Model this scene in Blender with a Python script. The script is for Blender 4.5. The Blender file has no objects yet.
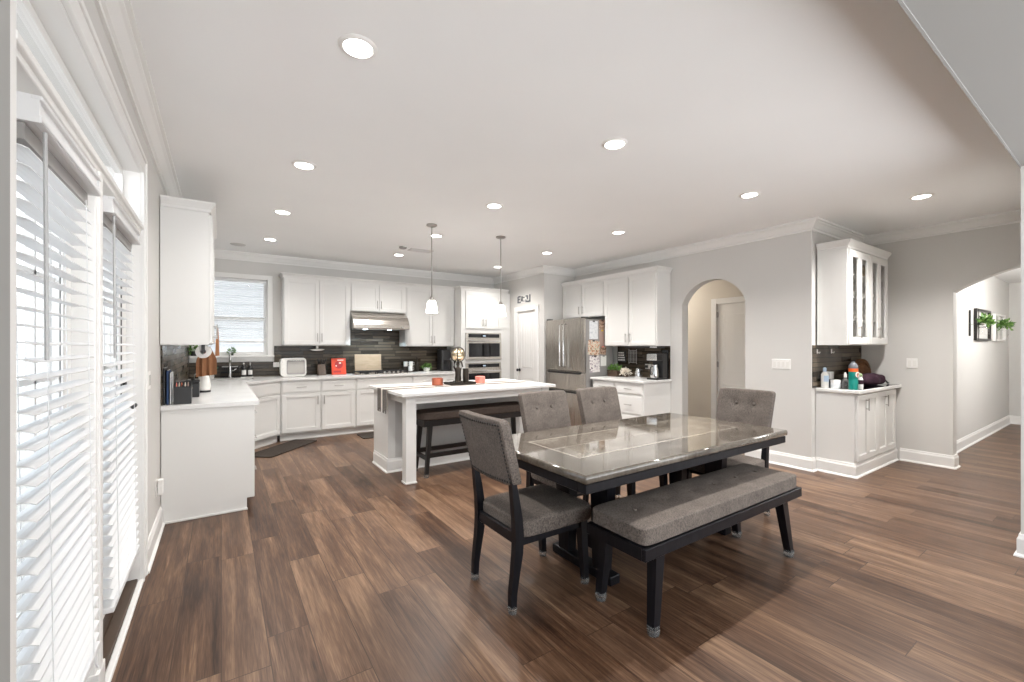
import bpy, bmesh, math, random
from mathutils import Vector, Matrix
SC = bpy.context.scene
COL = SC.collection
PI = math.pi
def D(a): return math.radians(a)

# ------------------------------------------------------------------ camera, world, exposure
cd = bpy.data.cameras.new('camera')
cam = bpy.data.objects.new('camera', cd); COL.objects.link(cam)
cd.sensor_width = 36.0; cd.lens = 431.0 / 1024.0 * 36.0
cd.shift_y = 5.0 / 1024.0
cd.clip_start = 0.02; cd.clip_end = 200
cam.location = (0, 0, 1.38)
cam.rotation_euler = (D(90), 0, D(-34.0))
SC.camera = cam

W = bpy.data.worlds.new('daylight'); SC.world = W; W.use_nodes = True
_n, _l = W.node_tree.nodes, W.node_tree.links
bg = _n['Background']; bg.inputs[1].default_value = 1.0
_g = _n.new('ShaderNodeTexCoord'); _sx = _n.new('ShaderNodeSeparateXYZ'); _l.new(_g.outputs['Generated'], _sx.inputs[0])
_mr = _n.new('ShaderNodeMapRange'); _l.new(_sx.outputs[0], _mr.inputs[0])
_mr.inputs[1].default_value = -0.9; _mr.inputs[2].default_value = 0.0       # cool open sky on the patio side, hazy white elsewhere
_mx = _n.new('ShaderNodeMix'); _mx.data_type = 'RGBA'; _l.new(_mr.outputs[0], _mx.inputs[0])
SKY_W, SKY, LOW_FILL = 1.9, 2.2, 4.6
_mx.inputs[6].default_value = (0.70 * SKY_W, 0.86 * SKY_W, 1.0 * SKY_W, 1); _mx.inputs[7].default_value = (0.97 * SKY, 0.99 * SKY, 1.0 * SKY, 1)
_gr = _n.new('ShaderNodeMapRange'); _l.new(_sx.outputs[2], _gr.inputs[0]); _gr.inputs[1].default_value = 0.02; _gr.inputs[2].default_value = -0.06   # glow added below the horizon behind the camera as ceiling fill
_m2 = _n.new('ShaderNodeMix'); _m2.data_type = 'RGBA'; _gy = _n.new('ShaderNodeMapRange'); _l.new(_sx.outputs[1], _gy.inputs[0]); _gy.inputs[1].default_value = 0.1; _gy.inputs[2].default_value = -0.3
_gm = _n.new('ShaderNodeMath'); _gm.operation = 'MULTIPLY'; _l.new(_gr.outputs[0], _gm.inputs[0]); _l.new(_gy.outputs[0], _gm.inputs[1]); _l.new(_gm.outputs[0], _m2.inputs[0]); _l.new(_mx.outputs[2], _m2.inputs[6]); _m2.inputs[7].default_value = (0.96 * LOW_FILL, 0.98 * LOW_FILL, LOW_FILL, 1)
_l.new(_m2.outputs[2], bg.inputs[0])
SC.view_settings.view_transform = 'Standard'
try: SC.view_settings.look = 'None'
except Exception: pass
SC.view_settings.gamma = 1.0
SC.view_settings.use_curve_mapping = False
SC.view_settings.exposure = 0.48
SC.cycles.use_denoising = True
SC.cycles.max_bounces = 10
SC.cycles.diffuse_bounces = 8
SC.cycles.glossy_bounces = 4
SC.cycles.transmission_bounces = 6
SC.cycles.sample_clamp_indirect = 6.0
SC.cycles.caustics_reflective = False
SC.cycles.caustics_refractive = False

CAN_W = 100.0          # watts of each recessed lamp
CAN_COL = (1.0, 0.965, 0.925)

# ------------------------------------------------------------------ materials
def nodes(m): return m.node_tree.nodes, m.node_tree.links
def mat(name, col, rough=0.5, metal=0.0, emit=None, estr=0.0, alpha=None, coat=0.0, spec=None, trans=0.0, ior=None):
    m = bpy.data.materials.new(name); m.use_nodes = True
    b = m.node_tree.nodes['Principled BSDF']
    b.inputs['Base Color'].default_value = (*col, 1)
    b.inputs['Roughness'].default_value = rough
    b.inputs['Metallic'].default_value = metal
    if emit: b.inputs['Emission Color'].default_value = (*emit, 1); b.inputs['Emission Strength'].default_value = estr
    if coat: b.inputs['Coat Weight'].default_value = coat; b.inputs['Coat Roughness'].default_value = 0.05
    if spec is not None: b.inputs['Specular IOR Level'].default_value = spec
    if trans: b.inputs['Transmission Weight'].default_value = trans
    if ior: b.inputs['IOR'].default_value = ior
    return m
def bsdf(m): return m.node_tree.nodes['Principled BSDF']
class NB:
    """small helper for wiring nodes"""
    def __init__(s, m): s.n, s.l = nodes(m); s.m = m
    def new(s, t, **k):
        x = s.n.new(t)
        for a, v in k.items(): setattr(x, a, v)
        return x
    def put(s, sock, v):
        if isinstance(v, bpy.types.NodeSocket): s.l.new(v, sock)
        else: sock.default_value = v
    def math(s, op, a, b=0.0, c=None):
        x = s.new('ShaderNodeMath', operation=op); s.put(x.inputs[0], a); s.put(x.inputs[1], b)
        if c is not None: s.put(x.inputs[2], c)
        return x.outputs[0]
    def coord(s, kind='Object'):
        return s.new('ShaderNodeTexCoord').outputs[kind]
    def sep(s, v):
        x = s.new('ShaderNodeSeparateXYZ'); s.l.new(v, x.inputs[0]); return x.outputs
    def comb(s, a, b, c):
        x = s.new('ShaderNodeCombineXYZ'); s.put(x.inputs[0], a); s.put(x.inputs[1], b); s.put(x.inputs[2], c); return x.outputs[0]
    def noise(s, v, scale, detail=3, rough=0.5, dist=0.0):
        x = s.new('ShaderNodeTexNoise'); s.l.new(v, x.inputs['Vector'])
        x.inputs['Scale'].default_value = scale; x.inputs['Detail'].default_value = detail
        x.inputs['Roughness'].default_value = rough; x.inputs['Distortion'].default_value = dist
        return x.outputs[0]
    def ramp(s, f, stops):
        x = s.new('ShaderNodeValToRGB'); s.l.new(f, x.inputs[0]); e = x.color_ramp.elements
        while len(e) < len(stops): e.new(0.5)
        for i, (p, c) in enumerate(stops): e[i].position = p; e[i].color = (*c, 1)
        return x.outputs[0]
    def mix(s, f, a, b, mode='MIX'):
        x = s.new('ShaderNodeMix', data_type='RGBA', blend_type=mode)
        s.put(x.inputs[0], f)
        for k, v in ((6, a), (7, b)):
            if isinstance(v, tuple): x.inputs[k].default_value = (*v, 1)
            else: s.l.new(v, x.inputs[k])
        return x.outputs[2]
    def bump(s, h, strength=0.2, dist=0.01):
        x = s.new('ShaderNodeBump'); x.inputs['Strength'].default_value = strength; x.inputs['Distance'].default_value = dist
        s.l.new(h, x.inputs['Height']); s.l.new(x.outputs[0], bsdf(s.m).inputs['Normal'])
    def base(s, c): s.l.new(c, bsdf(s.m).inputs['Base Color'])
    def rough(s, v): s.put(bsdf(s.m).inputs['Roughness'], v)

def painted(name, col, rough=0.55, scale=90, bump=0.03):
    m = mat(name, col, rough); b = NB(m); c = b.coord()
    n = b.noise(c, scale, 4); b.bump(n, bump, 0.002)
    v = b.noise(c, 1.3, 2)
    b.base(b.mix(v, tuple(x * 0.97 for x in col), tuple(min(1, x * 1.03) for x in col)))
    return m
def floor_mat():
    m = mat('walnut_planks', (0.2, 0.12, 0.08), 0.36, spec=0.3); b = NB(m)
    x, y, z = b.sep(b.coord())
    PW, PL = 0.18, 1.22
    u = b.math('DIVIDE', x, PW); row = b.math('FLOOR', u)
    wn = b.new('ShaderNodeTexWhiteNoise', noise_dimensions='1D'); b.l.new(row, wn.inputs['W'])
    v = b.math('ADD', b.math('DIVIDE', y, PL), b.math('MULTIPLY', wn.outputs[0], 7.31)); cell = b.math('FLOOR', v)
    wn2 = b.new('ShaderNodeTexWhiteNoise', noise_dimensions='3D'); b.l.new(b.comb(row, cell, 0.0), wn2.inputs['Vector'])
    r1 = wn2.outputs[0]
    off = b.math('MULTIPLY', r1, 37.0)
    # grain: long soft streaks, cathedral figure and fine pores
    g1 = b.noise(b.comb(b.math('MULTIPLY', x, 9.0), b.math('MULTIPLY', y, 0.9), off), 1.0, 5, 0.55, 0.9)
    g2 = b.noise(b.comb(b.math('MULTIPLY', x, 60.0), b.math('MULTIPLY', y, 2.2), off), 1.0, 4, 0.6, 0.4)
    g3 = b.noise(b.comb(b.math('MULTIPLY', x, 240.0), b.math('MULTIPLY', y, 9.0), off), 1.0, 2, 0.5)
    f = b.math('ADD', b.math('MULTIPLY', g1, 0.46), b.math('ADD', b.math('MULTIPLY', g2, 0.32), b.math('MULTIPLY', g3, 0.22)))
    f = b.math('ADD', f, b.math('MULTIPLY', b.math('SUBTRACT', r1, 0.5), 0.13))
    col = b.ramp(f, [(0.34, (0.026, 0.012, 0.007)), (0.45, (0.082, 0.042, 0.024)), (0.54, (0.142, 0.080, 0.047)), (0.66, (0.31, 0.192, 0.116))])
    tint = b.mix(b.math('MULTIPLY', wn2.outputs[0], 0.35), col, (0.105, 0.063, 0.043))
    # seams
    fu = b.math('FRACT', u); fv = b.math('FRACT', v)
    du = b.math('MULTIPLY', b.math('MINIMUM', fu, b.math('SUBTRACT', 1.0, fu)), PW)
    dv = b.math('MULTIPLY', b.math('MINIMUM', fv, b.math('SUBTRACT', 1.0, fv)), PL)
    dmin = b.math('MINIMUM', du, dv)
    seam = b.math('LESS_THAN', dmin, 0.0022)
    b.base(b.mix(b.math('MULTIPLY', seam, 0.85), tint, (0.045, 0.025, 0.016)))
    rr = b.math('ADD', 0.27, b.math('MULTIPLY', g2, 0.16)); b.rough(rr)
    h = b.math('SUBTRACT', b.math('MULTIPLY', g2, 0.25), b.math('MULTIPLY', seam, 1.0))
    b.bump(h, 0.18, 0.002)
    return m
def tile_mat(name, axis):
    m = mat(name, (0.05, 0.045, 0.04), 0.18, spec=0.28); b = NB(m)
    x, y, z = b.sep(b.coord()); a = x if axis == 'x' else y
    RH = 0.052
    rowf = b.math('DIVIDE', z, RH); row = b.math('FLOOR', rowf)
    w1 = b.new('ShaderNodeTexWhiteNoise', noise_dimensions='1D'); b.l.new(row, w1.inputs['W'])
    uf = b.math('ADD', b.math('DIVIDE', a, 0.30), b.math('MULTIPLY', w1.outputs[0], 5.7)); cell = b.math('FLOOR', uf)
    w2 = b.new('ShaderNodeTexWhiteNoise', noise_dimensions='3D'); b.l.new(b.comb(row, cell, 3.0), w2.inputs['Vector'])
    st = b.noise(b.comb(b.math('MULTIPLY', a, 5.0), b.math('MULTIPLY', z, 90.0), b.math('MULTIPLY', w2.outputs[0], 9.0)), 1.0, 4, 0.6, 0.3)
    k = b.math('ADD', b.math('MULTIPLY', w2.outputs[0], 0.62), b.math('MULTIPLY', st, 0.5))
    col = b.ramp(k, [(0.12, (0.008, 0.006, 0.0035)), (0.40, (0.042, 0.031, 0.020)), (0.7, (0.078, 0.060, 0.041)), (0.95, (0.16, 0.130, 0.095))])
    fz = b.math('FRACT', rowf); fu = b.math('FRACT', uf)
    dz = b.math('MULTIPLY', b.math('MINIMUM', fz, b.math('SUBTRACT', 1.0, fz)), RH)
    du = b.math('MULTIPLY', b.math('MINIMUM', fu, b.math('SUBTRACT', 1.0, fu)), 0.30)
    g = b.math('LESS_THAN', b.math('MINIMUM', b.math('MULTIPLY', dz, 0.45), du), 0.0018)
    b.base(b.mix(g, col, (0.006, 0.005, 0.004)))
    b.rough(b.math('ADD', 0.22, b.math('MULTIPLY', w2.outputs[0], 0.2)))
    b.bump(b.math('SUBTRACT', b.math('MULTIPLY', w2.outputs[0], 0.4), g), 0.35, 0.003)
    return m
def fabric_mat(name, c1, c2, scale=420):
    m = mat(name, c1, 0.95, spec=0.15); b = NB(m); c = b.coord()
    x, y, z = b.sep(c)
    n = b.noise(c, scale, 3, 0.7)
    n2 = b.noise(b.comb(b.math('MULTIPLY', x, 260.0), b.math('MULTIPLY', y, 90.0), b.math('MULTIPLY', z, 90.0)), 1.0, 2, 0.6)
    n3 = b.noise(c, 8.0, 2)
    f = b.math('ADD', b.math('MULTIPLY', n, 0.45), b.math('ADD', b.math('MULTIPLY', n2, 0.4), b.math('MULTIPLY', n3, 0.15)))
    b.base(b.ramp(f, [(0.36, c1), (0.64, c2)]))
    b.bump(f, 0.5, 0.002)
    return m
def wood_mat(name, c1, c2, rough=0.4, sx=30, sy=30, sz=2.5):
    m = mat(name, c1, rough); b = NB(m); x, y, z = b.sep(b.coord())
    n = b.noise(b.comb(b.math('MULTIPLY', x, sx), b.math('MULTIPLY', y, sy), b.math('MULTIPLY', z, sz)), 1.0, 4, 0.6, 0.6)
    b.base(b.ramp(n, [(0.3, c1), (0.7, c2)])); b.bump(n, 0.12, 0.002)
    return m
def steel_mat(name, col, rough=0.28, vert=True):
    m = mat(name, col, rough, 1.0); b = NB(m); x, y, z = b.sep(b.coord())
    k = (220.0, 220.0, 1.5) if vert else (3.0, 3.0, 260.0)
    n = b.noise(b.comb(b.math('MULTIPLY', x, k[0]), b.math('MULTIPLY', y, k[1]), b.math('MULTIPLY', z, k[2])), 1.0, 3)
    b.rough(b.math('ADD', rough - 0.06, b.math('MULTIPLY', n, 0.14))); b.bump(n, 0.04, 0.001)
    return m
def quartz_mat(name, col):
    m = mat(name, col, 0.22); b = NB(m); c = b.coord()
    n = b.noise(c, 130, 3, 0.7); v = b.noise(c, 3.0, 5, 0.65, 1.2)
    f = b.math('ADD', b.math('MULTIPLY', n, 0.5), b.math('MULTIPLY', v, 0.5))
    b.base(b.ramp(f, [(0.35, tuple(x * 0.88 for x in col)), (0.6, col)]))
    return m
def marble_mat():
    """faux marble dining top with a light inlay line round a paler field"""
    m = mat('table_marble', (0.35, 0.31, 0.27), 0.06, coat=0.6); b = NB(m); c = b.coord(); x, y, z = b.sep(c)
    n = b.noise(c, 3.2, 6, 0.62, 1.6); n2 = b.noise(c, 11.0, 5, 0.6, 2.2)
    f = b.math('ADD', b.math('MULTIPLY', n, 0.6), b.math('MULTIPLY', n2, 0.4))
    vein = b.ramp(f, [(0.32, (0.075, 0.060, 0.046)), (0.48, (0.17, 0.146, 0.118)), (0.62, (0.30, 0.268, 0.226)), (0.8, (0.48, 0.44, 0.39))])
    dark = b.mix(0.5, vein, (0.045, 0.037, 0.030))
    ax = b.math('ABSOLUTE', x); ay = b.math('ABSOLUTE', y)
    ex = b.math('SUBTRACT', ax, 0.80); ey = b.math('SUBTRACT', ay, 0.235)
    d = b.math('MAXIMUM', ex, ey)
    border = b.math('GREATER_THAN', d, 0.0)
    col = b.mix(border, vein, dark)
    line = b.math('LESS_THAN', b.math('ABSOLUTE', d), 0.006)
    mid = b.math('MULTIPLY', b.math('LESS_THAN', ay, 0.003), b.math('LESS_THAN', d, 0.0))
    b.base(b.mix(b.math('MAXIMUM', line, mid), col, (0.40, 0.36, 0.31)))
    b.bump(n2, 0.02, 0.002)
    return m
def glass_mat(name='clear_glass', tint=(1, 1, 1), rough=0.0):
    m = bpy.data.materials.new(name); m.use_nodes = True; b = NB(m); n = b.n
    n.remove(n['Principled BSDF'])
    tr = b.new('ShaderNodeBsdfTransparent'); tr.inputs[0].default_value = (*tint, 1)
    gl = b.new('ShaderNodeBsdfGlossy'); gl.inputs['Roughness'].default_value = rough
    fr = b.new('ShaderNodeFresnel'); fr.inputs[0].default_value = 1.45
    mx = b.new('ShaderNodeMixShader'); ge = b.new('ShaderNodeNewGeometry'); b.l.new(b.math('MULTIPLY', fr.outputs[0], b.math('SUBTRACT', 1.0, ge.outputs['Backfacing'])), mx.inputs[0]); b.l.new(tr.outputs[0], mx.inputs[1]); b.l.new(gl.outputs[0], mx.inputs[2])
    b.l.new(mx.outputs[0], n['Material Output'].inputs[0])
    return m
def brick_mat():
    m = mat('garden_brick', (0.3, 0.1, 0.08), 0.9); b = NB(m); x, y, z = b.sep(b.coord())
    t = b.new('ShaderNodeTexBrick'); b.l.new(b.comb(y, z, 0.0), t.inputs['Vector'])
    t.inputs['Color1'].default_value = (0.33, 0.13, 0.11, 1); t.inputs['Color2'].default_value = (0.22, 0.10, 0.10, 1); t.inputs['Mortar'].default_value = (0.6, 0.57, 0.55, 1)
    t.inputs['Scale'].default_value = 4.2; b.base(t.outputs[0]); return m
def leaf_mat(name, c1, c2):
    m = mat(name, c1, 0.5); b = NB(m); n = b.noise(b.coord(), 40, 2); b.base(b.ramp(n, [(0.35, c1), (0.65, c2)])); return m

M = {}
M['wall'] = painted('warm_grey_wall_paint', (0.625, 0.615, 0.595), 0.75)
M['hallwall'] = painted('hall_wall_paint', (0.62, 0.575, 0.51), 0.75)
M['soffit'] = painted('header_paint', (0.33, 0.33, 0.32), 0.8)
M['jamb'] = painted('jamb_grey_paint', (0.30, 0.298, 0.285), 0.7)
M['ceiling'] = painted('ceiling_paint', (0.89, 0.895, 0.895), 0.85)
M['trim'] = painted('trim_white', (0.80, 0.795, 0.78), 0.4, 60, 0.01)
M['cab'] = painted('cabinet_white', (0.74, 0.737, 0.72), 0.38, 60, 0.01)
M['islandgrey'] = painted('island_panel_paint', (0.56, 0.555, 0.545), 0.5)
M['floor'] = floor_mat()
M['tilex'] = tile_mat('backsplash_tile_x', 'x'); M['tiley'] = tile_mat('backsplash_tile_y', 'y')
M['quartz'] = quartz_mat('white_quartz', (0.76, 0.757, 0.745))
M['steel'] = steel_mat('brushed_steel', (0.50, 0.465, 0.425), 0.27)
M['steelh'] = steel_mat('brushed_steel_wide', (0.62, 0.585, 0.54), 0.24, False)
M['chrome'] = mat('chrome', (0.75, 0.75, 0.75), 0.12, 1.0)
M['nickel'] = mat('satin_nickel', (0.42, 0.40, 0.38), 0.32, 1.0)
M['black'] = painted('black_plastic', (0.018, 0.018, 0.019), 0.35, 200, 0.02)
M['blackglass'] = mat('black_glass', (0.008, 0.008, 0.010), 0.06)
M['iron'] = painted('cast_iron', (0.02, 0.02, 0.022), 0.6, 250, 0.1)
M['darkwood'] = wood_mat('espresso_wood', (0.004, 0.004, 0.006), (0.010, 0.010, 0.013), 0.34)
bsdf(M['darkwood']).inputs['Specular IOR Level'].default_value = 0.22
M['benchwood'] = wood_mat('black_brown_wood', (0.004, 0.003, 0.003), (0.012, 0.009, 0.008), 0.4)
M['tweed'] = fabric_mat('grey_tweed', (0.050, 0.042, 0.038), (0.235, 0.200, 0.176), 330)
M['leather'] = fabric_mat('brown_leatherette', (0.055, 0.042, 0.036), (0.10, 0.078, 0.066), 60)
M['nail'] = mat('antique_nail', (0.05, 0.047, 0.045), 0.3, 0.8)
M['cup'] = mat('clear_plastic_cup', (0.75, 0.76, 0.76), 0.2, trans=0.85, ior=1.25)
M['marble'] = marble_mat()
M['blind'] = painted('blind_white', (0.74, 0.745, 0.75), 0.45, 60, 0.01)
M['glass'] = glass_mat()
M['bronze'] = wood_mat('brown_threshold', (0.045, 0.028, 0.018), (0.085, 0.052, 0.033), 0.45, 30, 2, 30)
M['lamp'] = mat('lamp_lens', (1, 1, 1), 0.5, emit=(1.0, 0.96, 0.9), estr=14.0)
M['shade'] = mat('opal_glass', (0.95, 0.94, 0.92), 0.3, emit=(1.0, 0.95, 0.87), estr=3.4)
M['hoodlamp'] = mat('hood_lamp', (1, 1, 1), 0.5, emit=(0.75, 0.9, 1.0), estr=12.0)
M['brick'] = brick_mat()
M['siding'] = painted('pale_siding', (0.36, 0.37, 0.38), 0.8)
M['concrete'] = painted('patio_concrete', (0.50, 0.49, 0.47), 0.9, 30, 0.1)
M['white'] = painted('white_plastic', (0.82, 0.81, 0.79), 0.35, 150, 0.01)
M['ceramic'] = mat('white_ceramic', (0.80, 0.79, 0.76), 0.15)
M['paper'] = painted('paper', (0.78, 0.77, 0.74), 0.9, 40, 0.01)
M['blue'] = painted('navy_card', (0.016, 0.045, 0.13), 0.5)
M['leaf'] = leaf_mat('green_leaf', (0.045, 0.13, 0.022), (0.19, 0.34, 0.075))
M['darkleaf'] = leaf_mat('dark_leaf', (0.015, 0.07, 0.03), (0.06, 0.17, 0.07))
M['petal'] = painted('white_petal', (0.80, 0.74, 0.66), 0.7)
M['browncloth'] = fabric_mat('tan_cloth', (0.24, 0.11, 0.055), (0.38, 0.19, 0.10), 200)
M['greycloth'] = fabric_mat('grey_linen', (0.10, 0.09, 0.085), (0.22, 0.20, 0.185), 300)
M['basket'] = wood_mat('wicker', (0.06, 0.035, 0.018), (0.18, 0.105, 0.05), 0.7, 60, 60, 120)
M['maple'] = wood_mat('maple', (0.50, 0.36, 0.23), (0.64, 0.49, 0.34), 0.5, 6, 6, 60)
M['red'] = painted('red_orange_print', (0.62, 0.055, 0.02), 0.4)
M['darkred'] = painted('dark_red_print', (0.33, 0.012, 0.018), 0.4)
M['copper'] = mat('copper', (0.52, 0.16, 0.095), 0.3, 0.8)
M['coral'] = mat('coral_wax', (0.80, 0.25, 0.20), 0.5)
M['gold'] = mat('pale_gold', (0.62, 0.52, 0.36), 0.2, 1.0)
M['bronzeart'] = mat('dark_bronze', (0.035, 0.028, 0.022), 0.35, 0.6)
M['teal'] = mat('teal_bottle', (0.0, 0.23, 0.19), 0.3)
M['orange'] = mat('orange_band', (0.75, 0.13, 0.02), 0.4)
M['slate'] = mat('slate_plastic', (0.12, 0.13, 0.15), 0.4)
M['paleblue'] = mat('pale_blue_label', (0.45, 0.58, 0.72), 0.4)
M['lime'] = mat('pale_green_plastic', (0.60, 0.78, 0.45), 0.4)
M['purple'] = fabric_mat('plum_cloth', (0.022, 0.012, 0.02), (0.07, 0.035, 0.05), 120)
M['brownfur'] = fabric_mat('brown_suede', (0.055, 0.026, 0.014), (0.22, 0.11, 0.055), 90)
M['mat'] = fabric_mat('dark_floor_mat', (0.030, 0.024, 0.020), (0.065, 0.053, 0.045), 150)
M['pink'] = painted('photo_pink', (0.42, 0.30, 0.26), 0.5, 30)
M['yellow'] = mat('yellow', (0.75, 0.55, 0.05), 0.4)
M['greyplastic'] = mat('grey_plastic', (0.30, 0.29, 0.28), 0.4)
M['toastglass'] = mat('toaster_glass', (0.42, 0.40, 0.375), 0.25)
M['wand'] = mat('clear_grey_wand', (0.46, 0.46, 0.46), 0.3)
M['ceilgrey'] = painted('ceiling_grille', (0.62, 0.61, 0.60), 0.7)
def photo_mat(name, seed, stops):
    m = mat(name, (0.4, 0.3, 0.3), 0.35); b = NB(m); x, y, z = b.sep(b.coord())
    n = b.noise(b.comb(b.math('ADD', x, seed * 3.3), z, seed), 26, 3, 0.6)
    b.base(b.ramp(n, stops)); return m
M['collage'] = photo_mat('photo_collage', 1.0, [(0.30, (0.05, 0.03, 0.03)), (0.45, (0.62, 0.33, 0.20)), (0.55, (0.78, 0.72, 0.62)), (0.66, (0.14, 0.26, 0.12)), (0.8, (0.70, 0.55, 0.15))])
M['sketch'] = photo_mat('ink_drawing', 4.0, [(0.36, (0.05, 0.04, 0.07)), (0.42, (0.45, 0.36, 0.42)), (0.48, (0.80, 0.76, 0.74)), (0.8, (0.82, 0.80, 0.78))])
M['snap'] = photo_mat('snapshot', 7.0, [(0.3, (0.04, 0.03, 0.025)), (0.5, (0.34, 0.20, 0.13)), (0.62, (0.62, 0.48, 0.38)), (0.8, (0.75, 0.72, 0.68))])
M['sheet'] = photo_mat('list_sheet', 9.0, [(0.35, (0.55, 0.58, 0.62)), (0.5, (0.76, 0.78, 0.80)), (0.8, (0.82, 0.83, 0.84))])

# ------------------------------------------------------------------ mesh helper
class B:
    def __init__(s): s.bm = bmesh.new(); s.tf = Matrix.Identity(4)
    def _v(s, co): return s.bm.verts.new(s.tf @ Vector(co))
    def box(s, x0, y0, z0, x1, y1, z1, bev=0.0, seg=2):
        if x1 < x0: x0, x1 = x1, x0
        if y1 < y0: y0, y1 = y1, y0
        if z1 < z0: z0, z1 = z1, z0
        v = [s._v((x, y, z)) for z in (z0, z1) for y in (y0, y1) for x in (x0, x1)]
        f = [s.bm.faces.new([v[i] for i in q]) for q in ((0, 2, 3, 1), (4, 5, 7, 6), (0, 1, 5, 4), (2, 6, 7, 3), (0, 4, 6, 2), (1, 3, 7, 5))]
        if bev > 0:
            ed = list({e for q in f for e in q.edges})
            bmesh.ops.bevel(s.bm, geom=ed, offset=min(bev, 0.49 * min(x1 - x0, y1 - y0, z1 - z0)), segments=seg, affect='EDGES', profile=0.5)
        return s
    def ring_loft(s, rings, closed=True, caps=True):
        R = [[s._v(p) for p in r] for r in rings]
        n = len(R[0])
        for a, b in zip(R, R[1:]):
            for i in range(n if closed else n - 1):
                j = (i + 1) % n
                try: s.bm.faces.new((a[i], a[j], b[j], b[i]))
                except ValueError: pass
        if caps and closed:
            try: s.bm.faces.new(R[0][::-1]); s.bm.faces.new(R[-1])
            except ValueError: pass
        return s
    def cyl(s, c, r, h, seg=20, r2=None, axis='z'):
        r2 = r if r2 is None else r2
        def P(rr, t, a):
            u, w = rr * math.cos(a), rr * math.sin(a)
            return {'z': (c[0] + u, c[1] + w, c[2] + t), 'x': (c[0] + t, c[1] + u, c[2] + w), 'y': (c[0] + w, c[1] + t, c[2] + u)}[axis]
        return s.ring_loft([[P(rr, t, 2 * PI * i / seg) for i in range(seg)] for rr, t in ((r, 0), (r2, h))])
    def lathe(s, prof, c=(0, 0, 0), seg=24):
        rings = [[(c[0] + max(r, 1e-4) * math.cos(2 * PI * i / seg), c[1] + max(r, 1e-4) * math.sin(2 * PI * i / seg), c[2] + z) for i in range(seg)] for r, z in prof]
        return s.ring_loft(rings)
    def prism(s, poly, axis, a, b):
        """polygon (2-D, other two axes in order) extruded along axis from a to b"""
        def P(p, t): return {'x': (t, p[0], p[1]), 'y': (p[0], t, p[1]), 'z': (p[0], p[1], t)}[axis]
        lo = [s._v(P(p, a)) for p in poly]; hi = [s._v(P(p, b)) for p in poly]
        n = len(poly)
        s.bm.faces.new(lo); s.bm.faces.new(hi[::-1])
        for i in range(n): s.bm.faces.new((lo[i], hi[i], hi[(i + 1) % n], lo[(i + 1) % n]))
        return s
    def leg(s, path, sizes):
        """stacked axis-aligned rectangles: tapered or curved legs"""
        return s.ring_loft([[(x - w / 2, y - d / 2, z), (x + w / 2, y - d / 2, z), (x + w / 2, y + d / 2, z), (x - w / 2, y + d / 2, z)] for (x, y, z), (w, d) in zip(path, sizes)])
    def tube(s, pts, r, seg=8):
        pts = [Vector(p) for p in pts]; rs = r if isinstance(r, (list, tuple)) else [r] * len(pts)
        rings = []
        up = Vector((0, 0, 1))
        for i, p in enumerate(pts):
            d = (pts[min(i + 1, len(pts) - 1)] - pts[max(i - 1, 0)]).normalized()
            a = d.cross(up if abs(d.z) < 0.95 else Vector((1, 0, 0))).normalized(); b_ = d.cross(a)
            rings.append([tuple(p + (a * math.cos(2 * PI * k / seg) + b_ * math.sin(2 * PI * k / seg)) * rs[i]) for k in range(seg)])
        return s.ring_loft(rings)
    def rbox(s, c, half, n=7.0, cuts=9, warp=None):
        """soft box: subdivided cube pulled to a superellipsoid; warp(u,v,w,co) may bend it"""
        t = bmesh.new(); bmesh.ops.create_cube(t, size=2.0)
        bmesh.ops.subdivide_edges(t, edges=t.edges[:], cuts=cuts, use_grid_fill=True)
        m = {}
        for v in t.verts:
            p = v.co.copy(); k = (abs(p.x) ** n + abs(p.y) ** n + abs(p.z) ** n) ** (1 / n)
            q = p / k
            co = Vector((c[0] + q.x * half[0], c[1] + q.y * half[1], c[2] + q.z * half[2]))
            if warp: co = Vector(warp(q.x, q.y, q.z, co))
            m[v] = s._v(co)
        for f in t.faces: s.bm.faces.new([m[v] for v in f.verts])
        t.free(); return s
    def ball(s, c, r, seg=12, sc=(1, 1, 1)):
        prof = [(math.sin(PI * i / seg) * r, -math.cos(PI * i / seg) * r) for i in range(seg + 1)]
        rings = [[(c[0] + max(a, 1e-4) * sc[0] * math.cos(2 * PI * k / seg), c[1] + max(a, 1e-4) * sc[1] * math.sin(2 * PI * k / seg), c[2] + z * sc[2]) for k in range(seg)] for a, z in prof]
        return s.ring_loft(rings)
    def leaves(s, c, rad, n, size, seed=1, up=0.5, flat=0.3):
        rnd = random.Random(seed)
        for _ in range(n):
            d = Vector((rnd.uniform(-1, 1), rnd.uniform(-1, 1), rnd.uniform(-0.2, 1) * (0.5 + up))).normalized()
            o = Vector(c) + Vector((d.x * rad[0], d.y * rad[1], d.z * rad[2])) * rnd.uniform(0.25, 1.0)
            a = d.cross(Vector((rnd.uniform(-1, 1), rnd.uniform(-1, 1), rnd.uniform(-1, 1)))).normalized()
            L = size * rnd.uniform(0.7, 1.3); w = L * rnd.uniform(0.22, 0.38)
            e = (d + a * 0.4).normalized(); nrm = e.cross(a).normalized()
            p = [o, o + e * L * 0.45 + a * w + nrm * w * flat, o + e * L, o + e * L * 0.45 - a * w + nrm * w * flat]
            mid = o + e * L * 0.5 - nrm * w * 0.15
            vs = [s._v(q) for q in p]; vm = s._v(mid)
            for i in range(4): s.bm.faces.new((vs[i], vs[(i + 1) % 4], vm))
        return s
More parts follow.
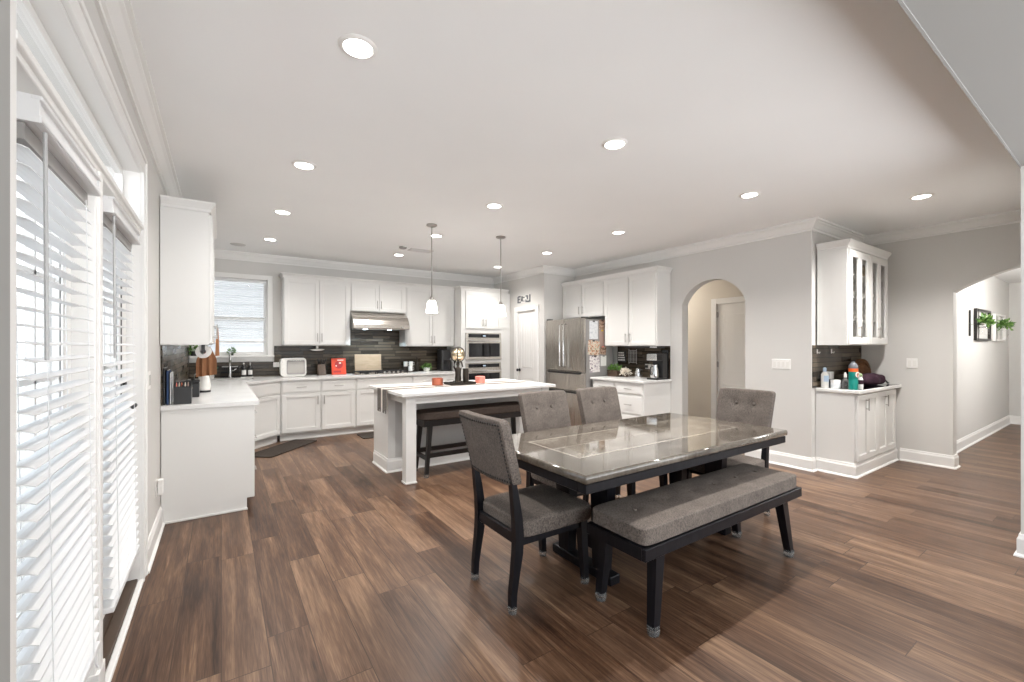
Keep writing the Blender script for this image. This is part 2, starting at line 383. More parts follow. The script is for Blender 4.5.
    def build(s, name, m, parent=None, smooth=False, auto=None, origin=None):
        bmesh.ops.recalc_face_normals(s.bm, faces=s.bm.faces[:])
        me = bpy.data.meshes.new(name)
        if origin is not None: bmesh.ops.translate(s.bm, verts=s.bm.verts[:], vec=-Vector(origin))
        s.bm.to_mesh(me); s.bm.free()
        o = bpy.data.objects.new(name, me); COL.objects.link(o)
        if origin is not None: o.location = origin
        if m is not None: me.materials.append(M[m] if isinstance(m, str) else m)
        if smooth:
            for p in me.polygons: p.use_smooth = True
            if auto is not None:
                me.set_sharp_from_angle(angle=D(auto))
            for p in me.polygons:
                if p.area > 0.05: p.use_smooth = False      # large flats stay flat so their reflections are true
        if parent is not None: o.parent = parent
        return o

def tag(o, label, cat, group=None, kind=None):
    o['label'] = label; o['category'] = cat
    if group: o['group'] = group
    if kind: o['kind'] = kind
    return o
def thing(name, label, cat, loc=(0, 0, 0), rz=0.0, group=None, kind=None):
    o = bpy.data.objects.new(name, None); COL.objects.link(o)
    o.empty_display_size = 0.05
    o.location = loc; o.rotation_euler = (0, 0, D(rz))
    return tag(o, label, cat, group, kind)
def struct(b, name, m, label, cat, smooth=False, auto=None):
    return tag(b.build(name, m, None, smooth, auto), label, cat, kind='structure')
def copy_tree(o, loc, rz, label, parent=None):
    """the thing, its parts and their sub-parts; mesh data shared"""
    def rec(src, par):
        c = src.copy(); COL.objects.link(c)
        if par is not None: c.parent = par
        for ch in src.children: rec(ch, c)
        return c
    r = rec(o, None); r.location = loc; r.rotation_euler = (0, 0, D(rz)); r['label'] = label
    return r
def sweep(path, prof, right=True):
    """closed profile [(out, z)] carried along a plan polyline with mitred corners; out is to the right of travel"""
    P = [Vector(p) for p in path]; N = []
    for a, c in zip(P, P[1:]):
        d = (c - a).normalized(); N.append(Vector((d.y, -d.x)) if right else Vector((-d.y, d.x)))
    rings = []
    for i, p in enumerate(P):
        if i == 0: off = N[0]
        elif i == len(P) - 1: off = N[-1]
        else:
            off = (N[i - 1] + N[i]); off = off / (1 + N[i - 1].dot(N[i]))
        rings.append([(p.x + off.x * o, p.y + off.y * o, z) for o, z in prof])
    return B().ring_loft(rings)

# ------------------------------------------------------------------ room constants (metres)
XL, XR, XF = -0.39, 5.39, 6.82        # left wall, fridge wall, far right wall
YB, YN, YH = 7.58, 2.09, 0.48         # range wall, niche wall, header edge
XP, YP = 4.67, 5.92                   # pantry box
H = 2.77
ZHEAD = 2.56

# ------------------------------------------------------------------ floor, ceilings
b = B(); b.box(-0.55, -2.2, -0.08, 12.4, 7.75, 0.0)
struct(b, 'floor', 'floor', 'brown walnut plank floor running the length of the room', 'floor')
b = B(); b.box(-0.55, YH - 0.30, H, 7.0, 7.75, H + 0.1)
struct(b, 'ceiling', 'ceiling', 'flat white kitchen ceiling with recessed lamps', 'ceiling')
b = B(); b.box(-0.55, -2.2, H + 0.001, 7.6, YH - 0.301, H + 0.1)
struct(b, 'ceiling_living', 'ceiling', 'white ceiling of the room this side of the header', 'ceiling')
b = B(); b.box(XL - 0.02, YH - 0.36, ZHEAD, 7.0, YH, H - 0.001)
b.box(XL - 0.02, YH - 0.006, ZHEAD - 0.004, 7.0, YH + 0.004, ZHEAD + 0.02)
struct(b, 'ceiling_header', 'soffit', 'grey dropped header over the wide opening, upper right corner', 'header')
b = B(); b.box(6.985, -0.98, 2.501, 12.4, 1.54, 2.6)
struct(b, 'ceiling_hallway', 'ceiling', 'white ceiling of the side hallway beyond the wide arch', 'ceiling')
b = B(); b.box(5.55, 2.28, 2.50, 6.6, 5.6, 2.6)
struct(b, 'ceiling_pantry_hall', 'ceiling', 'ceiling of the little hall behind the narrow arch', 'ceiling')

# ------------------------------------------------------------------ left wall with glazed doors
DY0, DY1, DZ = 1.40, 3.30, 2.40
b = B()
b.box(-0.55, -2.2, 0, XL, DY0, H); b.box(-0.55, DY1, 0, XL, YB + 0.16, H); b.box(-0.55, DY0, DZ, XL, DY1, H)
struct(b, 'wall_left', 'wall', 'warm white left wall around the glazed doors', 'wall')
b = B(); b.box(XL + 0.001, 0.14, 0, -0.1345, YH - 0.002, ZHEAD - 0.005)
b.box(-0.16, YH - 0.03, 0, -0.132, YH + 0.001, ZHEAD - 0.005)
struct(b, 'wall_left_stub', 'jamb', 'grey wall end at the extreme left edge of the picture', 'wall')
# casing, post, bars
b = B()
for (y0, y1, z0, z1) in ((DY1 - 0.005, DY1 + 0.095, 0, DZ + 0.095), (DY0 - 0.095, DY0 + 0.005, 0, DZ + 0.095), (DY0 + 0.005, DY1 - 0.005, DZ - 0.005, DZ + 0.095)):
    b.box(XL, y0, z0, XL + 0.014, y1, z1)
b.box(XL, DY1 + 0.07, 0, XL + 0.022, DY1 + 0.095, DZ + 0.095, 0.004)
b.box(XL, DY0 - 0.095, DZ + 0.07, XL + 0.022, DY1 + 0.07, DZ + 0.095, 0.004)
b.box(XL - 0.002, DY1 - 0.009, 0, XL + 0.018, DY1 + 0.012, DZ + 0.012, 0.004)
b.box(XL - 0.002, DY0, DZ - 0.009, XL + 0.018, DY1 - 0.01, DZ + 0.012, 0.004)
struct(b, 'trim_1', 'trim', 'white moulded casing round the glazed doors and transom', 'trim')
b = B()
b.box(-0.50, 2.19, 0, XL + 0.004, 2.285, 2.04, 0.004); b.box(-0.50, 2.215, 0.0, XL + 0.012, 2.262, 2.04, 0.004)
b.box(-0.50, 2.186, 0, XL + 0.014, 2.289, 0.16, 0.003)
struct(b, 'trim_2', 'trim', 'white post between the two glazed doors', 'trim')
b = B()
b.box(-0.50, DY0, 2.04, XL + 0.004, DY1, 2.10, 0.004); b.box(-0.50, DY0, 2.058, XL + 0.016, DY1, 2.082, 0.004)
b.box(-0.50, DY0, 2.095, XL - 0.01, DY1, 2.112)
b.box(-0.50, DY1 - 0.014, 0, XL, DY1, DZ); b.box(-0.50, DY0, 0, XL, DY0 + 0.014, DZ); b.box(-0.50, DY0, DZ - 0.014, XL, DY1, DZ)
struct(b, 'trim_3', 'trim', 'white transom bar above the doors and the reveal around them', 'trim')
b = B(); b.box(-0.53, DY0, 0.0, -0.452, DY1, 0.115, 0.004); b.box(-0.452, DY0, 0, XL - 0.012, DY1, 0.03, 0.004)
struct(b, 'trim_4', 'bronze', 'dark brown threshold under the glazed doors', 'threshold')
b = B(); b.box(XL - 0.012, DY0 - 0.09, 0, XL + 0.016, DY1 + 0.02, 0.022, 0.006)
struct(b, 'trim_5', 'trim', 'thin white strip on the floor in front of the threshold', 'trim')
# transom window
r = thing('window_1', 'long narrow transom window above the glazed doors', 'window', (-0.463, 2.35, 2.11), kind='structure')
b = B(); y0, y1 = DY0 + 0.016 - 2.35, DY1 - 0.016 - 2.35
b.box(-0.03, y0, 0, 0.0, y1, 0.035); b.box(-0.03, y0, 0.24, 0, y1, 0.274); b.box(-0.03, y0, 0.035, 0, y0 + 0.035, 0.24); b.box(-0.03, y1 - 0.035, 0.035, 0, y1, 0.24);
b.build('window_frame', 'trim', r)
b = B(); b.box(-0.02, y0 + 0.035, 0.035, -0.016, y1 - 0.035, 0.24); b.build('window_pane', 'glass', r)
# two glazed door leaves
def glazed_door(name, y0, y1, gy0, gy1, label):
    r = thing(name, label, 'glazed door', (-0.452, y0, 0.118), kind='structure')
    w = y1 - y0; h = 2.035 - 0.118; a, c = gy0 - y0, gy1 - y0
    b = B(); b.box(-0.045, 0, 0, 0, a, h); b.box(-0.045, c, 0, 0, w, h); b.box(-0.045, a, 0, 0, c, 0.18); b.box(-0.045, a, h - 0.11, 0, c, h)
    b.box(-0.003, a - 0.02, 0.16, 0.006, a, h - 0.09); b.box(-0.003, c, 0.16, 0.006, c + 0.02, h - 0.09)
    b.build('door_frame', 'trim', r)
    b = B(); b.box(-0.027, a, 0.18, -0.021, c, h - 0.11); b.build('window_pane', 'glass', r)
    b = B()
    n = 3
    for i in range(1, n): b.box(-0.034, a + (c - a) * i / n - 0.009, 0.18, -0.014, a + (c - a) * i / n + 0.009, h - 0.11)
    for i in range(1, 5): b.box(-0.034, a, 0.18 + (h - 0.29) * i / 5 - 0.009, -0.014, c, 0.18 + (h - 0.29) * i / 5 + 0.009)
    b.build('muntins', 'trim', r)
    return r, w, h
glazed_door('door_1', DY0 + 0.016, 2.188, 1.52, 2.07, 'white glazed door behind the near blind, left edge')
r, w, h = glazed_door('door_2', 2.288, DY1 - 0.016, 2.42, 3.02, 'white glazed door with a dark lever handle behind the far blind')
b = B(); b.box(0.0, 0.832, 0.10, 0.003, 0.852, h - 0.06); b.build('weather_seal', 'black', r)
b = B(); b.cyl((0, 0.90, 0.93), 0.026, 0.012, 16, axis='x'); b.cyl((0.012, 0.90, 0.93), 0.011, 0.045, 12, axis='x')
b.tube([(0.052, 0.90, 0.93), (0.054, 0.86, 0.932), (0.054, 0.80, 0.928)], [0.010, 0.010, 0.008], 10)
b.cyl((0, 0.90, 1.05), 0.022, 0.014, 16, axis='x')
b.build('door_handle', 'iron', r, True, 40)

def door_blind(y0, y1, label, wand_y, wand_z):
    L = y1 - y0
    r = thing('window_blind', label, 'blind', (-0.40, y0, 0.0), group='white slatted blinds on the glazed doors')
    b = B(); b.box(-0.05, 0, 1.914, 0.044, L, 1.919); b.box(0.026, 0, 1.919, 0.036, L, 1.977)
    b.box(0.026, -0.004, 1.966, 0.046, L + 0.004, 1.977, 0.003); b.box(0.026, -0.002, 1.913, 0.044, L + 0.002, 1.932, 0.003); b.box(0.03, 0, 1.932, 0.040, L, 1.944, 0.002)
    b.box(-0.05, -0.003, 1.9125, 0.0405, 0.010, 1.9765); b.box(-0.05, L - 0.010, 1.9125, 0.0405, L + 0.003, 1.9765); b.box(-0.05, 0.01, 1.966, 0.03, L - 0.01, 1.976)
    b.build('valance', 'blind', r)
    b = B(); b.box(-0.045, 0.012, 1.872, 0.012, L - 0.012, 1.912); b.build('head_rail', 'greyplastic', r)
    b = B(); pitch = 0.0425; n = 36; z = 1.853
    tilt = D(7)
    for i in range(n):
        zz = z - i * pitch; bow = 0.0035
        sec = []
        for k, (u, t) in enumerate(((-0.025, 0), (-0.012, bow), (0, bow * 1.3), (0.012, bow), (0.025, 0))): sec.append((u, t))
        up = [(u, t + 0.0014) for u, t in sec]; lo = [(u, t - 0.0014) for u, t in sec][::-1]
        poly = [(-0.004 + u * math.cos(tilt) + t * math.sin(tilt) + 0.0006 * i, zz - u * math.sin(tilt) + t * math.cos(tilt)) for u, t in up + lo]
        lo_v = [b._v((p[0], 0.008, p[1])) for p in poly]; hi_v = [b._v((p[0], L - 0.008, p[1])) for p in poly]
        m_ = len(poly); b.bm.faces.new(lo_v); b.bm.faces.new(hi_v[::-1])
        for q in range(m_): b.bm.faces.new((lo_v[q], hi_v[q], hi_v[(q + 1) % m_], lo_v[(q + 1) % m_]))
    b.build('slats', 'blind', r)
    zb = z - n * pitch
    b = B(); b.box(-0.008, 0.006, zb - 0.012, 0.044, L - 0.006, zb + 0.012, 0.004); b.build('bottom_rail', 'blind', r)
    for t in (0.16, 0.84):
        b = B()
        b.tube([(0.024, L * t, 1.87), (0.044, L * t, zb)], 0.0013, 6); b.tube([(-0.029, L * t, 1.87), (-0.008, L * t, zb)], 0.0013, 6)
        b.build('ladder_cord', 'blind', r)
    b = B(); b.tube([(0.04, wand_y - y0, 1.905), (0.043, wand_y - y0, wand_z)], 0.0045, 6); b.build('tilt_wand', 'wand', r)
    return r, zb
r1, zb = door_blind(1.485, 2.095, 'white slatted blind on the near glazed door, at the extreme left', 1.525, 1.345)
b = B(); b.tube([(0.03, 0.575, zb), (0.036, 0.585, zb - 0.06), (0.040, 0.590, zb - 0.075), (0.036, 0.598, zb - 0.06), (0.03, 0.592, zb - 0.01)], 0.003, 6); b.build('pull_loop', 'blind', r1)
door_blind(2.32, 2.99, 'white slatted blind on the farther glazed door beside the lever handle', 2.345, 1.33)

# ------------------------------------------------------------------ back wall with kitchen window
WX0, WX1, WZ0, WZ1 = -0.305, 0.585, 1.245, 2.385
b = B(); b.box(-0.55, YB, 0, WX0, YB + 0.16, H); b.box(WX1, YB, 0, 7.0, YB + 0.16, H); b.box(WX0, YB, 0, WX1, YB + 0.16, WZ0); b.box(WX0, YB, WZ1, WX1, YB + 0.16, H)
struct(b, 'wall_back', 'wall', 'grey wall behind the range and kitchen window', 'wall')
r = thing('window_2', 'white kitchen window over the corner sink', 'window', (WX0, YB, WZ0), kind='structure')
w, h = WX1 - WX0, WZ1 - WZ0
b = B(); b.box(-0.07, -0.018, -0.02, 0, 0, h + 0.07, 0.003); b.box(w, -0.018, -0.02, w + 0.07, 0, h + 0.07, 0.003); b.box(0, -0.018, h, w, 0, h + 0.07, 0.003)
b.build('window_casing', 'trim', r)
b = B(); b.box(-0.074, -0.075, -0.035, w + 0.09, 0.10, -0.005, 0.006); b.box(-0.07, -0.016, -0.10, w + 0.07, 0, -0.035, 0.003); b.build('window_sill', 'trim', r)
b = B()
b.box(0.001, 0.05, 0, 0.045, 0.11, h); b.box(w - 0.045, 0.05, 0, w - 0.001, 0.11, h); b.box(0.045, 0.05, h - 0.045, w - 0.045, 0.11, h); b.box(0.045, 0.05, 0, w - 0.045, 0.11, 0.05)
b.box(0.045, 0.055, h * 0.46, w - 0.045, 0.105, h * 0.46 + 0.045)
b.build('window_frame', 'trim', r)
b = B(); b.box(0.045, 0.078, 0.05, w - 0.045, 0.083, h * 0.46); b.box(0.045, 0.078, h * 0.46 + 0.045, w - 0.045, 0.083, h - 0.045); b.build('window_pane', 'glass', r)
r = thing('window_blind', 'white blind drawn part way down the kitchen window', 'blind', (WX0 + 0.012, YB + 0.012, WZ0))
w2 = w - 0.024
b = B(); b.box(0, 0, h - 0.05, w2, 0.035, h - 0.002, 0.003); b.build('head_rail', 'blind', r)
b = B()
z = h - 0.075
while z > 0.24:
    b.prism([(0.004, z - 0.004), (0.005, z - 0.0065), (0.031, z + 0.0035), (0.030, z + 0.006)], 'x', 0.004, w2 - 0.004); z -= 0.033
b.build('slats', 'blind', r)
b = B(); b.box(0.002, 0.006, 0.185, w2 - 0.002, 0.032, 0.212, 0.004); b.build('bottom_rail', 'blind', r)
for t in (0.2, 0.8):
    b = B(); b.tube([(w2 * t, 0.003, h - 0.05), (w2 * t, 0.003, 0.2)], 0.001, 5); b.build('ladder_cord', 'blind', r)

# ------------------------------------------------------------------ pantry box, fridge wall with arch, niche, far wall
b = B(); b.box(XP, YP, 0, XP + 0.12, 6.155, H); b.box(XP, 6.735, 0, XP + 0.12, YB, H); b.box(XP, 6.155, 2.03, XP + 0.12, 6.735, H)
b.box(XP + 0.12, YP, 0, XR + 0.14, YP + 0.12, H)
struct(b, 'wall_pantry', 'wall', 'pale wall of the boxed pantry beside the fridge', 'wall')
AY0, AY1, ASP, ATOP = 2.815, 3.70, 1.965, 2.265
def arch_pts(y0, y1, zs, zt, n=24):
    c, a, r_ = (y0 + y1) / 2, (y1 - y0) / 2, zt - zs
    rad = (a * a + r_ * r_) / (2 * r_); th = math.asin(min(1.0, a / rad))
    return [(c + rad * math.sin(-th + 2 * th * i / n), zt - rad + rad * math.cos(-th + 2 * th * i / n)) for i in range(n + 1)]
b = B(); poly = [(YN, 0), (AY0, 0)] + arch_pts(AY0, AY1, ASP, ATOP) + [(AY1, 0), (YP, 0), (YP, H), (YN, H)]
b.prism(poly, 'x', XR, XR + 0.14)
struct(b, 'wall_right', 'wall', 'greige wall with the narrow arched opening', 'wall')
b = B(); b.box(XR + 0.14, YN, 0, XF + 0.16, YN + 0.14, H)
struct(b, 'wall_niche', 'wall', 'greige wall behind the small glass-door cabinet', 'wall')
FY0, FY1 = -0.57, 1.245
YW = 1.42
b = B(); poly = [(YN, 0), (FY1, 0)] + arch_pts(FY0, FY1, 1.985, 2.265, 24)[::-1] + [(FY0, 0), (-2.2, 0), (-2.2, H), (YN, H)]
b.prism(poly, 'x', XF, XF + 0.16)
struct(b, 'wall_far_right', 'wall', 'greige wall with the wide arch into the side hallway', 'wall')
b = B(); b.box(4.35, 0.14, 0, 6.82, YH - 0.002, ZHEAD - 0.002)
struct(b, 'wall_right_stub', 'wall', 'pale wall end at the extreme right edge of the picture', 'wall')
# hall behind narrow arch
b = B(); b.box(6.40, 2.28, 0, 6.52, 3.02, 2.5); b.box(6.40, 3.78, 0, 6.52, 5.6, 2.5); b.box(6.40, 3.02, 2.035, 6.52, 3.78, 2.5); b.box(5.55, 5.5, 0, 6.40, 5.62, 2.5)
struct(b, 'wall_inner_hall', 'hallwall', 'tan wall seen through the narrow arch', 'wall')
# side hallway beyond the wide arch
b = B(); b.box(XF + 0.161, YW, 0, 12.2, YW + 0.12, 2.5)
struct(b, 'wall_hallway', 'wall', 'bright side hallway wall hung with planters', 'wall')
b = B(); b.box(11.64, -0.9, 0, 11.78, YW - 0.001, 2.5)
struct(b, 'wall_hallway_end', 'wall', 'end wall of the side hallway', 'wall')

b = B(); b.box(XF + 0.161, -0.98, 0, 12.2, -0.9, 2.5)  # out of view, added to cut the daylight entering the hallway
struct(b, 'wall_hallway_blocker', 'wall', 'unseen near wall added to keep daylight out of the side hallway', 'wall')
# doors in setting
def panel_door(name, label, loc, rz, w, h, knob_x, hinge_x):
    """two-panel moulded door, front faces local -y, with casing"""
    r = thing(name, label, 'door', loc, rz, kind='structure')
    b = B(); b.box(0, 0, 0.006, w, 0.035, h)
    for z0, z1 in ((0.14, 0.80), (0.94, h - 0.12)):
        b.box(0.10, -0.004, z0, w - 0.10, 0.0, z0 + 0.018); b.box(0.10, -0.004, z1 - 0.018, w - 0.10, 0, z1)
        b.box(0.10, -0.004, z0, 0.118, 0, z1); b.box(w - 0.118, -0.004, z0, w - 0.10, 0, z1)
        b.box(0.145, -0.006, z0 + 0.045, w - 0.145, 0, z1 - 0.045, 0.004)
        k = 0.145
        while k < w - 0.2:
            k += (w - 0.29) / 4
            if k < w - 0.16: b.box(k - 0.002, -0.0075, z0 + 0.05, k + 0.002, 0, z1 - 0.05)
    b.build('door_panel', 'trim', r)
    b = B(); cw = 0.085
    for x0, x1, z0, z1 in ((-cw, 0.0, 0, h + cw), (w, w + cw, 0, h + cw), (0, w, h, h + cw)):
        b.box(x0, -0.036, z0, x1, -0.012, z1, 0.004)
    b.box(-0.02, -0.03, 0, -0.001, 0.05, h + 0.001); b.box(w + 0.001, -0.03, 0, w + 0.02, 0.05, h + 0.001); b.box(-0.02, -0.03, h + 0.003, w + 0.02, 0.05, h + 0.02)
    b.build('door_casing', 'trim', r)
    b = B(); b.cyl((knob_x, -0.012, 0.93), 0.028, 0.014, 18, axis='y'); b.cyl((knob_x, -0.04, 0.93), 0.011, 0.03, 12, axis='y'); b.ball((knob_x, -0.055, 0.93), 0.028, 14, (1, 0.75, 1))
    b.build('door_knob', 'iron', r, True, 50)
    for z in (0.25, 1.05, 1.82):
        b = B(); b.cyl((hinge_x, -0.012, z), 0.008, 0.09, 10); b.box(hinge_x - 0.014, -0.014, z + 0.005, hinge_x + 0.014, 0.0, z + 0.085); b.build('door_hinge', 'nickel', r)
    return r
panel_door('door_3', 'white pantry door with a dark round knob', (XP + 0.012, 6.735, 0), -90, 0.58, 2.03, 0.06, 0.575)
panel_door('door_4', 'white door in the small hall seen through the narrow arch', (6.412, 3.78, 0), -90, 0.76, 2.03, 0.70, 0.004)

# crown, baseboards
crown = [(0, H - 0.118), (0.014, H - 0.118), (0.014, H - 0.098), (0.026, H - 0.092), (0.034, H - 0.080), (0.056, H - 0.046), (0.070, H - 0.034), (0.070, H - 0.024), (0.088, H - 0.020), (0.088, H - 0.0005), (0, H - 0.0005)]
b = sweep([(XL, YH), (XL, YB), (XP, YB), (XP, YP), (XR, YP), (XR, YN), (XF, YN), (XF, YH)], crown)
struct(b, 'trim_6', 'trim', 'white crown moulding running round the kitchen ceiling', 'trim')
base = [(0, 0.0), (0.030, 0.0), (0.028, 0.010), (0.018, 0.018), (0.016, 0.022), (0.016, 0.115), (0.010, 0.130), (0.008, 0.145), (0, 0.147)]
def bb(name, path, label): struct(sweep(path, base), name, 'trim', label, 'baseboard')
bb('baseboard_left', [(XL, DY1 + 0.098), (XL, 4.262)], 'white baseboard between the glazed doors and the desk-height counter')
bb('baseboard_right', [(XR, AY0 - 0.001), (XR, YN), (5.458, YN)], 'white baseboard under the switch plate wall')
bb('baseboard_arch', [(XR, 3.872), (XR, AY1 + 0.001), (XR + 0.14, AY1 + 0.001)], 'white baseboard between the coffee counter and narrow arch')
bb('baseboard_far_right', [(XF, 1.70), (XF, FY1), (XF + 0.16, FY1), (XF + 0.16, YW), (11.64, YW), (11.64, -0.9)], 'white baseboard turning from the far wall into the hallway')
bb('baseboard_right_stub', [(6.8, YH - 0.002), (4.35, YH - 0.002), (4.35, 0.14)], 'white baseboard at the foot of the right wall end')
bb('baseboard_inner_hall', [(6.40, 5.5), (6.40, 3.87)], 'white baseboard in the small hall')
bb('baseboard_pantry', [(XP, YP + 0.14), (XP, YP), (4.72, YP)], 'white baseboard at the pantry corner')

# backsplash
def slab(name, m, label, *bx):
    b = B(); [b.box(*q) for q in bx]; return struct(b, name, m, label, 'backsplash')
slab('wall_tile_back', 'tilex', 'dark stacked-glass tile backsplash behind the range',
     (XL + 0.011, YB - 0.010, 0.918, WX1 + 0.092, YB - 0.0005, WZ0 - 0.105), (WX1 + 0.092, YB - 0.010, 0.918, 1.739, YB - 0.0005, 1.383), (1.739, YB - 0.010, 0.918, 2.661, YB - 0.0005, 1.90), (2.661, YB - 0.010, 0.918, 3.60, YB - 0.0005, 1.372))
slab('wall_tile_left', 'tiley', 'dark stacked-glass tile on the left wall above the counter', (XL + 0.0005, 4.285, 0.918, XL + 0.010, YB - 0.011, 1.385))
slab('wall_tile_right', 'tiley', 'dark tile backsplash behind the coffee maker', (XR - 0.010, 3.89, 0.903, XR - 0.0005, 4.885, 1.378))
slab('wall_tile_niche', 'tilex', 'dark tile backsplash under the glass-door cabinet', (XR + 0.012, YN - 0.010, 0.918, XF - 0.0005, YN - 0.0005, 1.388))

# outdoors
b = B(); b.box(-14, -2.2, -0.30, -0.56, 24, -0.18)
struct(b, 'ground', 'concrete', 'pale concrete patio outside the glazed doors', 'patio')
b = B(); b.box(-3.4, -2, -0.18, -3.15, 6, 0.62)
struct(b, 'exterior_wall_1', 'brick', 'low red brick garden wall seen through the blinds', 'garden wall')
b = B(); b.box(-1.3, 10.6, -0.18, 5, 10.8, 5.0)
for i in range(28): b.box(-1.3, 10.585, 0.02 + i * 0.17, 5, 10.6, 0.03 + i * 0.17)
struct(b, 'exterior_wall_2', 'siding', 'pale siding of the neighbouring house outside the kitchen window', 'exterior wall')

# ------------------------------------------------------------------ cabinets
def bar_handle(x, z, vertical, parent, L=0.13, y=-0.021, tf=None):
    b = B()
    if tf is not None: b.tf = tf
    if vertical:
        b.tube([(x, y - 0.026, z - L / 2), (x, y - 0.026, z + L / 2)], 0.0055, 8)
        for s in (-1, 1): b.tube([(x, y, z + s * L * 0.36), (x, y - 0.026, z + s * L * 0.36)], 0.0045, 6)
    else:
        b.tube([(x - L / 2, y - 0.026, z), (x + L / 2, y - 0.026, z)], 0.0055, 8)
        for s in (-1, 1): b.tube([(x + s * L * 0.36, y, z), (x + s * L * 0.36, y - 0.026, z)], 0.0045, 6)
    return b.build('handle', 'nickel', parent, True, 50)
def shaker(b, x0, x1, z0, z1, fr=0.058, y=0.0):
    b.box(x0, y - 0.011, z0, x1, y - 0.001, z1)
    for q in ((x0, z0, x0 + fr, z1), (x1 - fr, z0, x1, z1), (x0 + fr, z0, x1 - fr, z0 + fr), (x0 + fr, z1 - fr, x1 - fr, z1)):
        b.box(q[0], y - 0.021, q[1], q[2], y - 0.010, q[3], 0.002, 1)
    g = 0.007
    for q in ((x0 + fr, z0 + fr, x0 + fr + g, z1 - fr), (x1 - fr - g, z0 + fr, x1 - fr, z1 - fr), (x0 + fr + g, z0 + fr, x1 - fr - g, z0 + fr + g), (x0 + fr + g, z1 - fr - g, x1 - fr - g, z1 - fr)):
        b.box(q[0], y - 0.015, q[1], q[2], y - 0.010, q[3])
    return b
def drawer_front(b, x0, x1, z0, z1):
    b.box(x0, -0.017, z0, x1, -0.001, z1)
    b.box(x0 + 0.012, -0.021, z0 + 0.012, x1 - 0.012, -0.016, z1 - 0.012, 0.003, 1)
    return b
def fronts(r, items):
    for it in items:
        k, x0, x1, z0, z1 = it[:5]
        if k == 'drawer':
            p = drawer_front(B(), x0, x1, z0, z1).build('drawer', 'cab', r)
            if len(it) < 6: bar_handle((x0 + x1) / 2, (z0 + z1) / 2, False, p)
        else:
            p = shaker(B(), x0, x1, z0, z1)
            if it[5] == 'C': p.box((x0 + x1) / 2 - 0.045, -0.021, z0 + 0.05, (x0 + x1) / 2 + 0.045, -0.010, z1 - 0.05, 0.002, 1)
            p = p.build('door', 'cab', r)
            hx = x1 - 0.03 if it[5] == 'R' else x0 + 0.03 if it[5] == 'L' else x0 + 0.4 * (x1 - x0)
            hz = z0 + 0.11 if it[6] == 'low' else z1 - 0.11
            bar_handle(hx, hz, True, p)
def cab_crown(r, w, d, z0, z1, left=True, right=True, o=0.042):
    prof = [(-0.004, z0), (0.012, z0), (0.012, z0 + 0.02), (o * 0.55, z0 + 0.038), (o, z1 - 0.012), (o, z1), (-0.004, z1)]
    path = ([(0, d)] if left else []) + [(0, -0.001), (w, -0.001)] + ([(w, d)] if right else [])
    sweep(path, prof, True).build('crown_trim', 'cab', r)
def wall_cab(label, loc, rz, w, d, z0, z1, zc, items, left=True, right=True, group='white wall cabinets'):
    r = thing('wall_cabinet', label, 'cabinet', (loc[0], loc[1], z0), rz, group)
    h = z1 - z0
    b = B(); b.box(0, 0, 0, w, d, h, 0.0015, 1); b.build('body', 'cab', r)
    fronts(r, [(k, a, c, e - z0, f - z0) + tuple(t) for k, a, c, e, f, *t in items])
    if zc: cab_crown(r, w, d - 0.004, h + 0.0005, zc - z0, left, right)
    return r
def base_cab(label, loc, rz, w, d, items, toe=0.10, zt=0.879, group='white base cabinets', end=None):
    r = thing('base_cabinet', label, 'cabinet', (loc[0], loc[1], 0), rz, group)
    b = B(); b.box(0, 0, toe, w, d, zt, 0.0015, 1); b.build('body', 'cab', r)
    b = B(); b.box(0 if end != 'L' else 0.0, 0.055, 0, w, d, toe - 0.001); b.box(0, 0.043, 0, w, 0.055, 0.02, 0.004)
    b.build('toe_kick', 'cab', r)
    fronts(r, items)
    return r
# left run, faces +X
r = base_cab('white drawer cabinet at the near end of the left counter', (0.215, 4.285), 90, 0.60, 0.60,
         [('drawer', 0.012, 0.59, 0.70, 0.862), ('drawer', 0.012, 0.59, 0.42, 0.685), ('drawer', 0.012, 0.59, 0.125, 0.405)], end='L')
b = B(); b.prism([(-0.02, 0.10), (0.035, 0.10), (0.035, 0.0), (0.60, 0.0), (0.60, 0.879), (-0.02, 0.879)], 'x', -0.016, -0.001); b.box(-0.026, 0.030, 0, -0.016, 0.60, 0.018, 0.004)
b.build('end_panel', 'cab', r)
base_cab('white base cabinet in the left run, next after the drawer cabinet', (0.215, 4.886), 90, 0.80, 0.60, [('drawer', 0.01, 0.79, 0.70, 0.862), ('door', 0.01, 0.397, 0.125, 0.685, 'R', 'top'), ('door', 0.403, 0.79, 0.125, 0.685, 'L', 'top')])
base_cab('white base cabinet in the left run beside the diagonal sink corner', (0.215, 5.687), 90, 0.77, 0.60, [('drawer', 0.01, 0.76, 0.70, 0.862), ('door', 0.01, 0.382, 0.125, 0.685, 'R', 'top'), ('door', 0.388, 0.76, 0.125, 0.685, 'L', 'top')])
